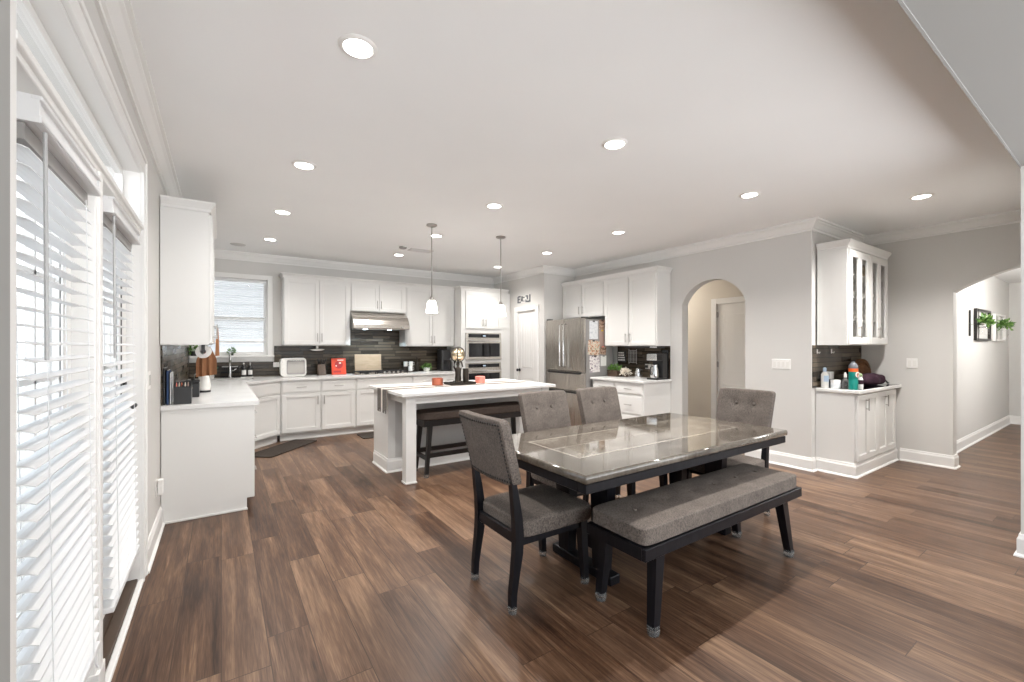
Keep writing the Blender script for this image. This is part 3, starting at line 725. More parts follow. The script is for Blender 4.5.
# diagonal sink corner
DA, DB = Vector((0.215, 6.46)), Vector((0.70, 6.99))
r = thing('base_cabinet', 'white diagonal corner cabinet below the sink', 'cabinet', (0.0, 7.0, 0), 0, 'white base cabinets')
b = B(); b.prism([(-0.385, -0.54), (DA.x, -0.54), (DB.x, -0.01), (DB.x, 0.572), (-0.385, 0.572)], 'z', 0.10, 0.66)
b.build('body', 'cab', r)
dd = (DB - DA); Ld = dd.length; ang = math.atan2(dd.y, dd.x)
tf = Matrix.Translation((DA.x, DA.y - 7.0, 0)) @ Matrix.Rotation(ang, 4, 'Z')
b = B(); b.tf = tf; b.box(0.001, 0.0, 0.10, Ld - 0.001, 0.02, 0.879); b.build('face_frame', 'cab', r)
b = B(); b.tf = tf; b.box(-0.02, 0.06, 0, Ld + 0.02, 0.08, 0.099); b.box(0.0, 0.048, 0, Ld, 0.06, 0.02); b.build('toe_kick', 'cab', r)
b = B(); b.tf = tf; drawer_front(b, 0.05, Ld - 0.03, 0.70, 0.862); b.build('false_drawer', 'cab', r)
b = B(); b.tf = tf; shaker(b, 0.05, Ld - 0.03, 0.125, 0.685); p = b.build('door', 'cab', r)
bar_handle(0.085, 0.60, True, p, tf=tf)
# back run
base_cab('white base cabinet below the toaster oven', (0.702, 6.99), 0, 0.54, 0.58, [('drawer', 0.02, 0.525, 0.70, 0.862), ('door', 0.02, 0.525, 0.125, 0.685, 'R', 'top')])
base_cab('white base cabinet below the red cookbook', (1.243, 6.99), 0, 0.505, 0.58, [('drawer', 0.012, 0.493, 0.70, 0.862), ('door', 0.012, 0.493, 0.125, 0.685, 'L', 'top')])
base_cab('wide white base cabinet below the cooktop', (1.749, 6.99), 0, 0.925, 0.58, [('drawer', 0.012, 0.913, 0.70, 0.862, 0), ('door', 0.012, 0.46, 0.125, 0.685, 'R', 'top'), ('door', 0.466, 0.913, 0.125, 0.685, 'L', 'top')])
base_cab('white base cabinet between the cooktop and the tall oven cabinet', (2.675, 6.99), 0, 0.925, 0.58, [('drawer', 0.012, 0.46, 0.70, 0.862), ('drawer', 0.466, 0.913, 0.70, 0.862), ('door', 0.012, 0.46, 0.125, 0.685, 'R', 'top'), ('door', 0.466, 0.913, 0.125, 0.685, 'L', 'top')])
# countertop with sink cut-out (keyhole outline)
SK = [(-0.27, 7.02), (0.38, 7.02), (0.38, 7.38), (-0.27, 7.38)]
outer = [(XL + 0.002, 4.255), (0.268, 4.255), (0.268, 6.455), (0.712, 6.945), (3.602, 6.945), (3.602, YB - 0.012), (XL + 0.012, YB - 0.012), (XL + 0.012, 4.40), (XL + 0.002, 4.40)]
key = outer[:4] + [SK[1], SK[0], SK[3], SK[2], (SK[1][0] + 0.0002, SK[1][1] + 0.0004), (0.7124, 6.9454)] + outer[4:]
b = B(); b.prism(key, 'z', 0.8815, 0.915)
tag(b.build('countertop', 'quartz'), 'white quartz countertop running along the left wall and behind the range', 'countertop')
r = thing('sink', 'steel sink under the kitchen window', 'sink', (0.055, 7.20, 0.70))
ctr = Vector((0.055, 7.20)); b = B()
def off(p, k): v = Vector(p) - ctr; return (v.x * k, v.y * k)
b.ring_loft([[(*off(p, 0.97), 0.1795) for p in SK], [(*off(p, 0.94), 0.02) for p in SK]], caps=False)
b.ring_loft([[(*off(p, 0.97), 0.1795) for p in SK], [(*off(p, 1.02), 0.1795) for p in SK]], caps=False)
vs = [b._v((*off(p, 0.94), 0.02)) for p in SK]; b.bm.faces.new(vs)
b.build('basin', 'steelh', r)
b = B(); b.cyl((0, 0, 0.0205), 0.045, 0.004, 20); b.build('drain', 'chrome', r, True, 40)
# wall cabinets
wall_cab('white wall cabinet on the left wall above the desk organiser', (-0.08, 4.195), 90, 1.19, 0.305, 1.39, 2.44, 2.515, [('door', 0.008, 0.592, 1.40, 2.425, 'R', 'low'), ('door', 0.598, 1.18, 1.40, 2.425, 'L', 'low')])
wall_cab('white wall cabinet between the kitchen window and the hood', (0.775, 7.27), 0, 0.962, 0.305, 1.39, 2.415, 2.48, [('door', 0.012, 0.492, 1.402, 2.40, 'R', 'low'), ('door', 0.498, 0.945, 1.402, 2.40, 'L', 'low')], True, False)
wall_cab('short white wall cabinet directly above the range hood', (1.738, 7.27), 0, 0.924, 0.305, 1.945, 2.415, 2.48, [('door', 0.018, 0.458, 1.957, 2.40, 'R', 'low'), ('door', 0.464, 0.905, 1.957, 2.40, 'L', 'low')], False, False)
wall_cab('white wall cabinet between the hood and the tall oven cabinet', (2.663, 7.27), 0, 0.939, 0.305, 1.375, 2.415, 2.48, [('door', 0.02, 0.495, 1.387, 2.40, 'R', 'low'), ('door', 0.501, 0.92, 1.387, 2.40, 'L', 'low')], False, False)
wall_cab('short white wall cabinet above the fridge', (5.08, 5.905), -90, 1.03, 0.305, 1.862, 2.43, 2.505, [('door', 0.03, 0.49, 1.875, 2.412, 'R', 'low'), ('door', 0.515, 1.00, 1.875, 2.412, 'L', 'low')], False, False)
wall_cab('tall white wall cabinet above the coffee maker', (5.08, 4.873), -90, 0.988, 0.305, 1.38, 2.43, 2.505, [('door', 0.015, 0.48, 1.392, 2.412, 'R', 'low'), ('door', 0.50, 0.972, 1.392, 2.412, 'L', 'low')], False, True)
# right base
base_cab('white base cabinet below the coffee maker', (4.80, 4.868), -90, 0.983, 0.587, [('drawer', 0.03, 0.45, 0.70, 0.85), ('drawer', 0.50, 0.968, 0.70, 0.85), ('drawer', 0.50, 0.968, 0.42, 0.685), ('drawer', 0.50, 0.968, 0.125, 0.405), ('door', 0.03, 0.45, 0.125, 0.685, 'R', 'top')], zt=0.864)
b = B(); b.box(4.755, 3.86, 0.866, XR - 0.011, 4.878, 0.90, 0.004, 1)
tag(b.build('countertop', 'quartz'), 'short white countertop under the coffee maker beside the fridge', 'countertop')
# tall oven cabinet
TX, TW = 3.605, 1.06
r = thing('tall_cabinet', 'tall white cabinet housing the two wall ovens', 'cabinet', (TX, 6.99, 0))
b = B(); b.box(0, 0, 0.10, 0.085, 0.58, 2.40); b.box(0.845, 0, 0.10, TW, 0.58, 2.40); b.box(0.085, 0, 0.10, 0.845, 0.58, 0.40); b.box(0.085, 0, 1.07, 0.845, 0.58, 1.125); b.box(0.085, 0, 1.625, 0.845, 0.58, 2.40); b.box(0.085, 0.54, 0.40, 0.845, 0.58, 1.625)
b.build('body', 'cab', r)
b = B(); b.box(0, 0.055, 0, TW, 0.58, 0.099); b.build('toe_kick', 'cab', r)
fronts(r, [('door', 0.085, 0.462, 1.705, 2.375, 'R', 'low'), ('door', 0.468, 0.845, 1.705, 2.375, 'L', 'low'), ('drawer', 0.085, 0.845, 0.125, 0.37)])
cab_crown(r, TW - 0.046, 0.23, 2.4005, 2.468, True, False)
def oven(label, z0, z1, ctrl):
    r = thing('wall_oven', label, 'oven', (TX + 0.087, 6.99, z0), 0, 'wall ovens in the tall cabinet')
    w, h = 0.756, z1 - z0
    b = B(); b.box(0, 0.004, 0.0, w, 0.53, h)
    b.build('body', 'steelh', r)
    b = B(); b.box(0.0, -0.020, h - ctrl, w, 0.003, h, 0.003); b.build('control_panel', 'steelh', r)
    b = B(); b.box(0.05, -0.022, h - ctrl + 0.018, w - 0.04, -0.0201, h - 0.018); b.build('display', 'blackglass', r)
    b = B(); b.box(w * 0.47, -0.0232, h - ctrl * 0.62, w * 0.55, -0.0221, h - ctrl * 0.40); b.build('clock', 'paleblue', r)
    d = B(); d.box(0.0, -0.034, 0.0, w, 0.003, h - ctrl - 0.005, 0.004); d = d.build('door', 'steelh', r)
    b = B(); b.box(0.05, -0.0365, 0.05, w - 0.04, -0.0341, h - ctrl - 0.085); b.build('door_glass', 'blackglass', d)
    b = B(); zh = h - ctrl - 0.045
    b.tube([(0.04, -0.075, zh), (w - 0.04, -0.075, zh)], 0.012, 12)
    for x in (0.07, w - 0.07): b.tube([(x, -0.034, zh), (x, -0.075, zh)], 0.009, 8)
    b.build('handle', 'chrome', d, True, 50)
    return r
oven('upper steel wall oven with a black control display', 1.127, 1.622, 0.105)
oven('lower steel wall oven, partly hidden by the island statue', 0.402, 1.067, 0.105)
# niche glass-door cabinet and base
r = base_cab('small white two-door base cabinet in the niche under the green bottle', (5.49, 1.734), 0, 1.25, 0.354, [('door', 0.02, 0.618, 0.165, 0.862, 'C', 'top'), ('door', 0.626, 1.23, 0.165, 0.862, 'C', 'top')], toe=0.001)
for o in list(r.children):
    if o.name.startswith('toe_kick'): bpy.data.objects.remove(o, do_unlink=True)
sweep([(0, 0.346), (0, 0), (1.30, 0)], base).build('plinth', 'trim', r)
b = B(); b.box(5.46, 1.685, 0.8805, XF - 0.001, YN - 0.011, 0.915, 0.004, 1)
tag(b.build('countertop', 'quartz'), 'small white countertop in the niche with the green bottle on it', 'countertop')
GX, GW, GZ0, GZ1 = 5.48, 1.20, 1.39, 2.42
r = thing('glass_door_cabinet', 'white wall cabinet with narrow glass-paned doors in the niche', 'cabinet', (GX, 1.795, GZ0))
h = GZ1 - GZ0
b = B(); b.box(0, 0, 0, 0.02, 0.275, h); b.box(GW - 0.02, 0, 0, GW, 0.275, h); b.box(0.02, 0, 0, GW - 0.02, 0.275, 0.02); b.box(0.02, 0, h - 0.02, GW - 0.02, 0.275, h); b.box(0.02, 0.263, 0.02, GW - 0.02, 0.275, h - 0.02)
b.box(GW / 2 - 0.02, 0, 0.02, GW / 2 + 0.02, 0.02, h - 0.02)
b.build('body', 'cab', r)
SHZ = (0.27, 0.52, 0.77)
for z in SHZ:
    b = B(); b.box(0.021, 0.025, z, GW - 0.021, 0.262, z + 0.012); b.build('shelf', 'cab', r)
for k, (x0, x1) in enumerate(((0.018, GW / 2 - 0.004), (GW / 2 + 0.004, GW - 0.018))):
    b = B(); fr = 0.075; xm = (x0 + x1) / 2
    for q in ((x0, 0.012, x0 + fr, h - 0.012), (x1 - fr, 0.012, x1, h - 0.012), (xm - 0.05, 0.012 + fr, xm + 0.05, h - 0.012 - fr), (x0 + fr, 0.012, x1 - fr, 0.012 + fr), (x0 + fr, h - 0.012 - fr, x1 - fr, h - 0.012)):
        b.box(q[0], -0.021, q[1], q[2], -0.001, q[3], 0.002, 1)
    d = b.build('door', 'cab', r)
    b = B(); b.box(x0 + fr, -0.012, 0.012 + fr, xm - 0.05, -0.009, h - 0.012 - fr); b.box(xm + 0.05, -0.012, 0.012 + fr, x1 - fr, -0.009, h - 0.012 - fr); b.build('door_glass', 'glass', d)
    bar_handle(x0 + 0.42 * (x1 - x0), 0.14, True, d)
cab_crown(r, GW, 0.27, h + 0.0005, 2.505 - GZ0, True, True)
# things on its shelves
rnd = random.Random(5)
for i, (z, x, kind) in enumerate([(0.283, 0.16, 'g'), (0.283, 0.30, 'g'), (0.533, 0.17, 'v'), (0.533, 0.40, 'b'), (0.783, 0.18, 'b'), (0.783, 0.36, 'g'), (0.02, 0.18, 'v'), (0.02, 0.42, 'b'), (0.283, 0.80, 'b'), (0.533, 0.85, 'g'), (0.533, 1.02, 'b'), (0.783, 0.95, 'v'), (0.02, 0.92, 'b')]):
    shelf = {0.02: 'the cabinet floor', 0.283: 'the lowest shelf', 0.533: 'the middle shelf', 0.783: 'the top shelf'}[z]
    side = 'left' if x < 0.6 else 'right'
    b = B(); c = (0, 0, 0)
    if kind == 'g':
        b.lathe([(0.0, 0), (0.03, 0), (0.031, 0.003), (0.005, 0.01), (0.005, 0.07), (0.028, 0.09), (0.036, 0.13), (0.032, 0.165), (0.030, 0.165), (0.034, 0.13), (0.025, 0.092), (0, 0.085)])
        o = b.build('wine_glass', 'glass', None, True); o.location = (GX + x, 1.795 + 0.14, GZ0 + z + 0.001)
        tag(o, f'stemmed glass behind the {side} glass doors on {shelf}' + (', nearer the door edge' if x == 0.30 else ''), 'glass', 'glassware in the niche cabinet')
    elif kind == 'v':
        b.lathe([(0.0, 0), (0.04, 0), (0.055, 0.05), (0.05, 0.10), (0.022, 0.14), (0.028, 0.17), (0.024, 0.17), (0.018, 0.14), (0, 0.13)])
        o = b.build('vase', 'gold', None, True); o.location = (GX + x, 1.795 + 0.14, GZ0 + z + 0.001)
        tag(o, f'small metallic vase behind the {side} glass doors on {shelf}', 'vase', 'ornaments in the niche cabinet')
    else:
        b.lathe([(0.0, 0), (0.035, 0), (0.07, 0.04), (0.085, 0.08), (0.081, 0.08), (0.066, 0.042), (0, 0.008)])
        o = b.build('bowl', 'ceramic', None, True); o.location = (GX + x, 1.795 + 0.14, GZ0 + z + 0.001)
        tag(o, f'white bowl behind the {side} glass doors on {shelf}', 'bowl', 'bowls in the niche cabinet')

# ------------------------------------------------------------------ hood, cooktop, fridge
r = thing('range_hood', 'brushed steel range hood under the short cabinet', 'range hood', (1.742, YB - 0.012, 1.66))
b = B(); hw = 0.916
b.prism([(0, 0), (-0.50, 0), (-0.505, 0.012), (-0.50, 0.07), (-0.47, 0.14), (-0.42, 0.20), (-0.34, 0.245), (-0.30, 0.283), (0, 0.283)], 'x', 0, hw)
b.build('body', 'steelh', r)
b = B()
b.cyl((hw - 0.12, -0.515, 0.035), 0.016, 0.016, 16, axis='y'); b.build('control_knob', 'nickel', r, True, 50)
b = B(); b.box(0.06, -0.46, -0.006, hw - 0.06, -0.10, -0.0005); b.build('filter', 'nickel', r)
for x in (0.20, hw - 0.32):
    b = B(); b.cyl((x, -0.42, -0.012), 0.035, 0.005, 18); b.build('hood_light', 'hoodlamp', r)
r = thing('cooktop', 'black gas cooktop below the range hood', 'cooktop', (1.80, 7.02, 0.915))
b = B(); b.box(0, 0, 0.0005, 0.86, 0.50, 0.012, 0.004); b.build('hob_plate', 'steel', r)
for x, y, rr in ((0.17, 0.13, 0.04), (0.17, 0.37, 0.05), (0.43, 0.27, 0.06), (0.69, 0.37, 0.05), (0.69, 0.15, 0.04)):
    b = B(); b.cyl((x, y, 0.012), rr, 0.012, 20); b.cyl((x, y, 0.024), rr * 0.75, 0.008, 20); b.build('burner', 'iron', r, True, 40)
for x0 in (0.03, 0.30, 0.57):
    b = B(); x1 = x0 + 0.255; zt = 0.048
    for q in ((x0, 0.03, x1, 0.042), (x0, 0.46, x1, 0.472), (x0, 0.03, x0 + 0.012, 0.472), (x1 - 0.012, 0.03, x1, 0.472), (x0 + 0.12, 0.03, x0 + 0.132, 0.472), (x0, 0.245, x1, 0.257)): b.box(q[0], q[1], zt - 0.012, q[2], q[3], zt)
    for q in ((x0, 0.03), (x1 - 0.012, 0.03), (x0, 0.46), (x1 - 0.012, 0.46)): b.box(q[0], q[1], 0.012, q[0] + 0.012, q[1] + 0.012, zt)
    b.build('grate', 'iron', r)
for i in range(5):
    b = B(); b.cyl((0.42 + i * 0.075, 0.012, 0.03), 0.021, -0.02, 16, axis='y'); b.cyl((0.42 + i * 0.075, 0.03, 0.012), 0.021, 0.022, 16); b.build('control_knob', 'chrome', r, True, 50)

r = thing('refrigerator', 'steel french-door refrigerator with papers on its side', 'refrigerator', (4.70, 5.862, 0.0), -90)
FW = 0.955
b = B(); b.box(0.004, 0.0, 0.03, FW - 0.004, 0.60, 1.80, 0.004); b.box(0.03, 0.02, 0.0, FW - 0.03, 0.55, 0.03); b.build('body', 'greyplastic', r)
b = B(); b.box(0.002, -0.002, 0.03, FW - 0.002, 0.005, 0.09); b.build('kick_grille', 'black', r)
for k, (x0, x1) in enumerate(((0.0, FW / 2 - 0.003), (FW / 2 + 0.003, FW))):
    d = B(); d.box(x0, -0.045, 0.975, x1, -0.004, 1.818, 0.008, 3); d = d.build('door', 'steel', r)
    hx = FW / 2 - 0.045 if k == 0 else FW / 2 + 0.045
    b = B(); b.tube([(hx, -0.046, 1.74), (hx, -0.095, 1.72), (hx, -0.098, 1.40), (hx, -0.095, 1.06), (hx, -0.046, 1.04)], 0.012, 10); b.build('handle', 'chrome', d, True, 60)
    b = B(); b.box(x0 + 0.01 if k == 0 else x1 - 0.09, -0.03, 1.818, x0 + 0.09 if k == 0 else x1 - 0.01, 0.05, 1.84, 0.004); b.build('hinge_cover', 'black', r)
for z0, z1 in ((0.665, 0.965), (0.095, 0.655)):
    d = B(); d.box(0.0, -0.045, z0, FW, -0.004, z1 - 0.03, 0.008, 3); d.box(0.0, -0.025, z1 - 0.03, FW, -0.004, z1); d = d.build('drawer', 'steel', r)
    b = B(); b.box(0.07, -0.0465, z1 - 0.034, FW - 0.09, -0.0255, z1 - 0.006); b.build('handle_slot', 'black', d)
# papers on the fridge side (side faces -Y at Y = 4.907)
FYS = 5.862 - FW + 0.004
def paper(name, m, label, x0, z0, x1, z1, cat='paper', clip=None, rot=0.0):
    r = thing(name, label, cat, ((x0 + x1) / 2, FYS, z0), 0, 'papers stuck on the fridge side')
    w = x1 - x0
    b = B(); b.box(-w / 2, -0.0025, 0, w / 2, -0.0005, z1 - z0); o = b.build('sheet', m, r); o.rotation_euler = (0, D(rot), 0)
    if clip:
        b = B(); b.box(-0.022, -0.012, z1 - z0 - 0.015, 0.022, -0.0028, z1 - z0 + 0.006, 0.003); b.build('magnet', clip, r)
paper('list_sheet', 'sheet', 'long pale list held by a black magnet, top of the fridge side', 4.77, 1.49, 4.955, 1.775, 'paper', 'black')
paper('photo_collage', 'collage', 'colourful photo collage in the middle of the fridge side', 4.735, 1.24, 4.985, 1.465, 'picture', 'black', 4)
paper('snapshot', 'snap', 'dark portrait snapshot at the top right of the fridge side', 4.985, 1.64, 5.12, 1.80, 'photo', 'black')
paper('snapshot', 'pink', 'narrow pinkish snapshot strip below the dark portrait on the fridge side', 4.995, 1.385, 5.10, 1.63, 'photo', 'yellow', -3)
paper('snapshot', 'snap', 'small snapshot beside the photo collage on the fridge side', 5.0, 1.245, 5.13, 1.375, 'photo', 'coral', 6)
paper('drawing', 'sketch', 'white sheet with an ink drawing low on the fridge side', 4.78, 0.965, 5.0, 1.225, 'drawing', 'black', -2)
paper('note', 'paper', 'small white note to the right of the ink drawing on the fridge side', 5.015, 1.06, 5.145, 1.225, 'note', 'greyplastic')

# ------------------------------------------------------------------ island
r = thing('kitchen_island', 'white island with an overhanging top on square legs', 'kitchen island', (2.43, 4.60, 0))
IX0, IX1, IY0, IY1 = 1.46 - 2.43, 3.40 - 2.43, 4.08 - 4.60, 5.24 - 4.60
b = B(); b.box(IX0, IY0, 0.878, IX1, IY1, 0.912, 0.005, 2); b.build('top', 'quartz', r)
b = B(); b.box(IX0 + 0.055, 0.07, 0.02, IX1 - 0.05, 0.56, 0.8775); b.box(IX0 + 0.055, 0.56, 0.10, IX1 - 0.05, 0.605, 0.8775); b.build('body', 'cab', r)
b = B(); b.box(IX0 + 0.13, 0.064, 0.15, IX1 - 0.14, 0.0695, 0.80); b.build('back_panel', 'islandgrey', r)
b = B(); b.box(IX0 + 0.050, 0.058, 0.0, IX0 + 0.13, 0.0695, 0.876); b.box(IX1 - 0.14, 0.058, 0, IX1 - 0.045, 0.0695, 0.876); b.box(IX0 + 0.13, 0.060, 0.80, IX1 - 0.14, 0.0695, 0.8775)
b.box(IX0 + 0.050, 0.0705, 0.0, IX0 + 0.0545, 0.16, 0.876); b.build('pilaster', 'cab', r)
sweep([(IX0 + 0.050, 0.56), (IX0 + 0.050, 0.057), (IX1 - 0.045, 0.057), (IX1 - 0.045, 0.56)], base).build('plinth', 'trim', r)
for x in (IX0 + 0.06, IX1 - 0.17):
    b = B(); b.box(x, IY0 + 0.055, 0.0, x + 0.108, IY0 + 0.163, 0.877, 0.003, 1); b.box(x - 0.008, IY0 + 0.047, 0, x + 0.116, IY0 + 0.171, 0.018, 0.004); b.build('leg', 'cab', r)
b = B(); b.box(IX0 + 0.168, IY0 + 0.07, 0.795, IX1 - 0.17, IY0 + 0.095, 0.877); b.box(IX0 + 0.08, IY0 + 0.163, 0.795, IX0 + 0.105, 0.058, 0.877); b.box(IX1 - 0.105, IY0 + 0.163, 0.795, IX1 - 0.08, 0.058, 0.877); b.build('apron', 'cab', r)
# things on the island
r = thing('table_runner', 'cream runner with dark edges lying along the island and hanging off its end', 'table runner', (2.35, 4.66, 0.9125))
RY = 0.155; xe = 1.4465 - 2.35
b = B(); b.box(xe, -RY, 0.0002, 0.95, RY, 0.0028); b.box(xe - 0.0025, -RY, -0.20, xe, RY, 0.0028); b.build('cloth', 'petal', r)
for sgn in (-1, 1):
    b = B(); y0_, y1_ = (RY - 0.12, RY + 0.002) if sgn > 0 else (-RY - 0.002, -RY + 0.13)
    b.box(xe - 0.001, y0_, 0.0029, 0.95, y1_, 0.0038); b.box(xe - 0.006, y0_, -0.215, xe - 0.0026, y1_, 0.0036)
    rnd = random.Random(3)
    for i in range(7):
        y = y0_ + 0.004 + i * (y1_ - y0_ - 0.008) / 6; b.tube([(xe - 0.004, y, -0.214), (xe - 0.005 + rnd.uniform(-0.004, 0.0), y + rnd.uniform(-0.005, 0.005), -0.25)], 0.003, 5)
    b.build('border', 'greycloth', r)
def lathe_thing(name, prof, m, label, cat, loc, group=None, seg=28, auto=40):
    o = B().lathe(prof, seg=seg).build(name, m, None, True, auto); o.location = loc
    return tag(o, label, cat, group)
lathe_thing('candle_jar', [(0, 0), (0.062, 0), (0.066, 0.004), (0.066, 0.082), (0.058, 0.085), (0.058, 0.075), (0, 0.073)], 'copper', 'copper coloured candle jar on the island left of the statue', 'candle', (2.12, 4.72, 0.9170))
lathe_thing('candle', [(0, 0), (0.058, 0), (0.062, 0.005), (0.062, 0.078), (0.054, 0.083), (0.05, 0.075), (0, 0.073)], 'coral', 'coral pink candle on the island right of the statue', 'candle', (2.70, 4.72, 0.9170))
r = thing('serving_tray', 'dark tray under the statue on the island', 'tray', (2.405, 4.70, 0.9170))
b = B(); b.box(-0.165, -0.11, 0.0, 0.165, 0.11, 0.012, 0.005)
for q in ((-0.165, -0.11, -0.155, 0.11), (0.155, -0.11, 0.165, 0.11), (-0.155, -0.11, 0.155, -0.10), (-0.155, 0.10, 0.155, 0.11)): b.box(q[0], q[1], 0.012, q[2], q[3], 0.028)
b.build('tray_base', 'bronzeart', r)
r = thing('statue', 'dark figure statue holding up a pale gold globe on the island', 'statue', (2.38, 4.70, 0.9295))
b = B(); b.box(-0.045, -0.04, 0, 0.045, 0.04, 0.03, 0.006); b.lathe([(0.038, 0.03), (0.040, 0.06), (0.034, 0.10), (0.038, 0.14), (0.043, 0.17), (0.030, 0.19), (0.014, 0.20), (0.018, 0.215), (0.022, 0.23), (0.016, 0.245), (0.004, 0.25)], seg=16); b.build('figure', 'bronzeart', r, True, 50)
for s in (-1, 1):
    b = B(); b.tube([(s * 0.036, 0, 0.17), (s * 0.058, -0.005, 0.20), (s * 0.046, -0.004, 0.25), (s * 0.03, 0, 0.285)], [0.013, 0.011, 0.010, 0.009], 8); b.build('arm', 'bronzeart', r, True)
b = B(); b.ball((0, 0, 0.345), 0.082, 20); b.build('globe', 'gold', r, True)
b = B()
for a in range(2):
    n = 28; pts = [(0.093 * math.cos(2 * PI * k / n) * (1 if a == 0 else 0.5), 0.093 * math.cos(2 * PI * k / n) * (0 if a == 0 else 0.86), 0.345 + 0.093 * math.sin(2 * PI * k / n)) for k in range(n + 1)]
    b.tube(pts, 0.006, 6)
b.build('globe_ring', 'bronzeart', r, True)
lathe_thing('vase', [(0, 0), (0.034, 0), (0.036, 0.01), (0.036, 0.16), (0.039, 0.175), (0.032, 0.175), (0.030, 0.02), (0, 0.015)], 'bronzeart', 'dark cylindrical pot on the tray right of the statue', 'pot', (2.485, 4.70, 0.9295))
# bench under the island
r = thing('counter_bench', 'counter-height black bench tucked under the island top', 'bench', (2.45, 4.40, 0))
b = B(); b.rbox((0, 0, 0.635), (0.72, 0.175, 0.045), 9, 9); b.build('seat_cushion', 'leather', r, True)
b = B(); b.box(-0.70, -0.16, 0.53, 0.70, -0.135, 0.592); b.box(-0.70, 0.135, 0.53, 0.70, 0.16, 0.592); b.box(-0.70, -0.135, 0.53, -0.675, 0.135, 0.592); b.box(0.675, -0.135, 0.53, 0.70, 0.135, 0.592); b.build('seat_frame', 'benchwood', r)
for sx in (-1, 1):
    for sy in (-1, 1):
        l = B().leg([(sx * 0.665, sy * 0.15, 0.03), (sx * 0.62, sy * 0.132, 0.531)], [(0.036, 0.036), (0.048, 0.048)]).build('leg', 'benchwood', r)
        b = B(); b.cyl((sx * 0.667, sy * 0.151, 0), 0.026, 0.035, 12); b.build('foot_cup', 'cup', l, True, 40)
for sy in (-1, 1):
    b = B(); b.box(-0.64, sy * 0.145 - 0.014, 0.20, 0.64, sy * 0.145 + 0.014, 0.245); b.build('stretcher', 'benchwood', r)
for sx in (-1, 1):
    b = B(); b.box(sx * 0.648 - 0.014, -0.13, 0.17, sx * 0.648 + 0.014, 0.13, 0.21); b.build('stretcher', 'benchwood', r)

# ------------------------------------------------------------------ dining table, chairs, bench
TCX, TCY = 2.43, 1.99
r = thing('dining_table', 'dark trestle dining table with a glossy marbled top', 'dining table', (TCX, TCY, 0))
HX, HY = 1.012, 0.505
b = B(); b.box(-HX, -HY, 0.722, HX, HY, 0.766, 0.014, 4)
b.build('tabletop', 'marble', r, True, 50)
b = B()
for q in ((-HX + 0.012, -HY + 0.012, HX - 0.012, -HY + 0.07), (-HX + 0.012, HY - 0.07, HX - 0.012, HY - 0.012), (-HX + 0.012, -HY + 0.07, -HX + 0.07, HY - 0.07), (HX - 0.07, -HY + 0.07, HX - 0.012, HY - 0.07)): b.box(q[0], q[1], 0.672, q[2], q[3], 0.7215, 0.004, 1)
b.box(-HX + 0.07, -HY + 0.07, 0.70, HX - 0.07, HY - 0.07, 0.7215)
b.build('apron', 'darkwood', r)
for X in (-0.545, 0.645):
    t = B(); t.box(X - 0.04, -0.262, 0.0, X + 0.04, 0.262, 0.055, 0.006)
    t = t.build('trestle_foot', 'darkwood', r)
    b = B(); b.box(X - 0.038, -0.36, 0.645, X + 0.038, 0.36, 0.6995, 0.006); b.build('trestle_head', 'darkwood', r)
    for sy in (-1, 1):
        b = B(); b.ring_loft([[(X - 0.034, sy * 0.155 - 0.045, 0.055), (X + 0.034, sy * 0.155 - 0.045, 0.055), (X + 0.034, sy * 0.155 + 0.045, 0.055), (X - 0.034, sy * 0.155 + 0.045, 0.055)],
                              [(X - 0.035, sy * 0.165 - 0.075, 0.645), (X + 0.035, sy * 0.165 - 0.075, 0.645), (X + 0.035, sy * 0.165 + 0.075, 0.645), (X - 0.035, sy * 0.165 + 0.075, 0.645)]])
        b.build('post', 'darkwood', r)
b = B(); b.box(-0.495, -0.035, 0.10, 0.595, 0.035, 0.19, 0.006); b.build('stretcher', 'darkwood', r)
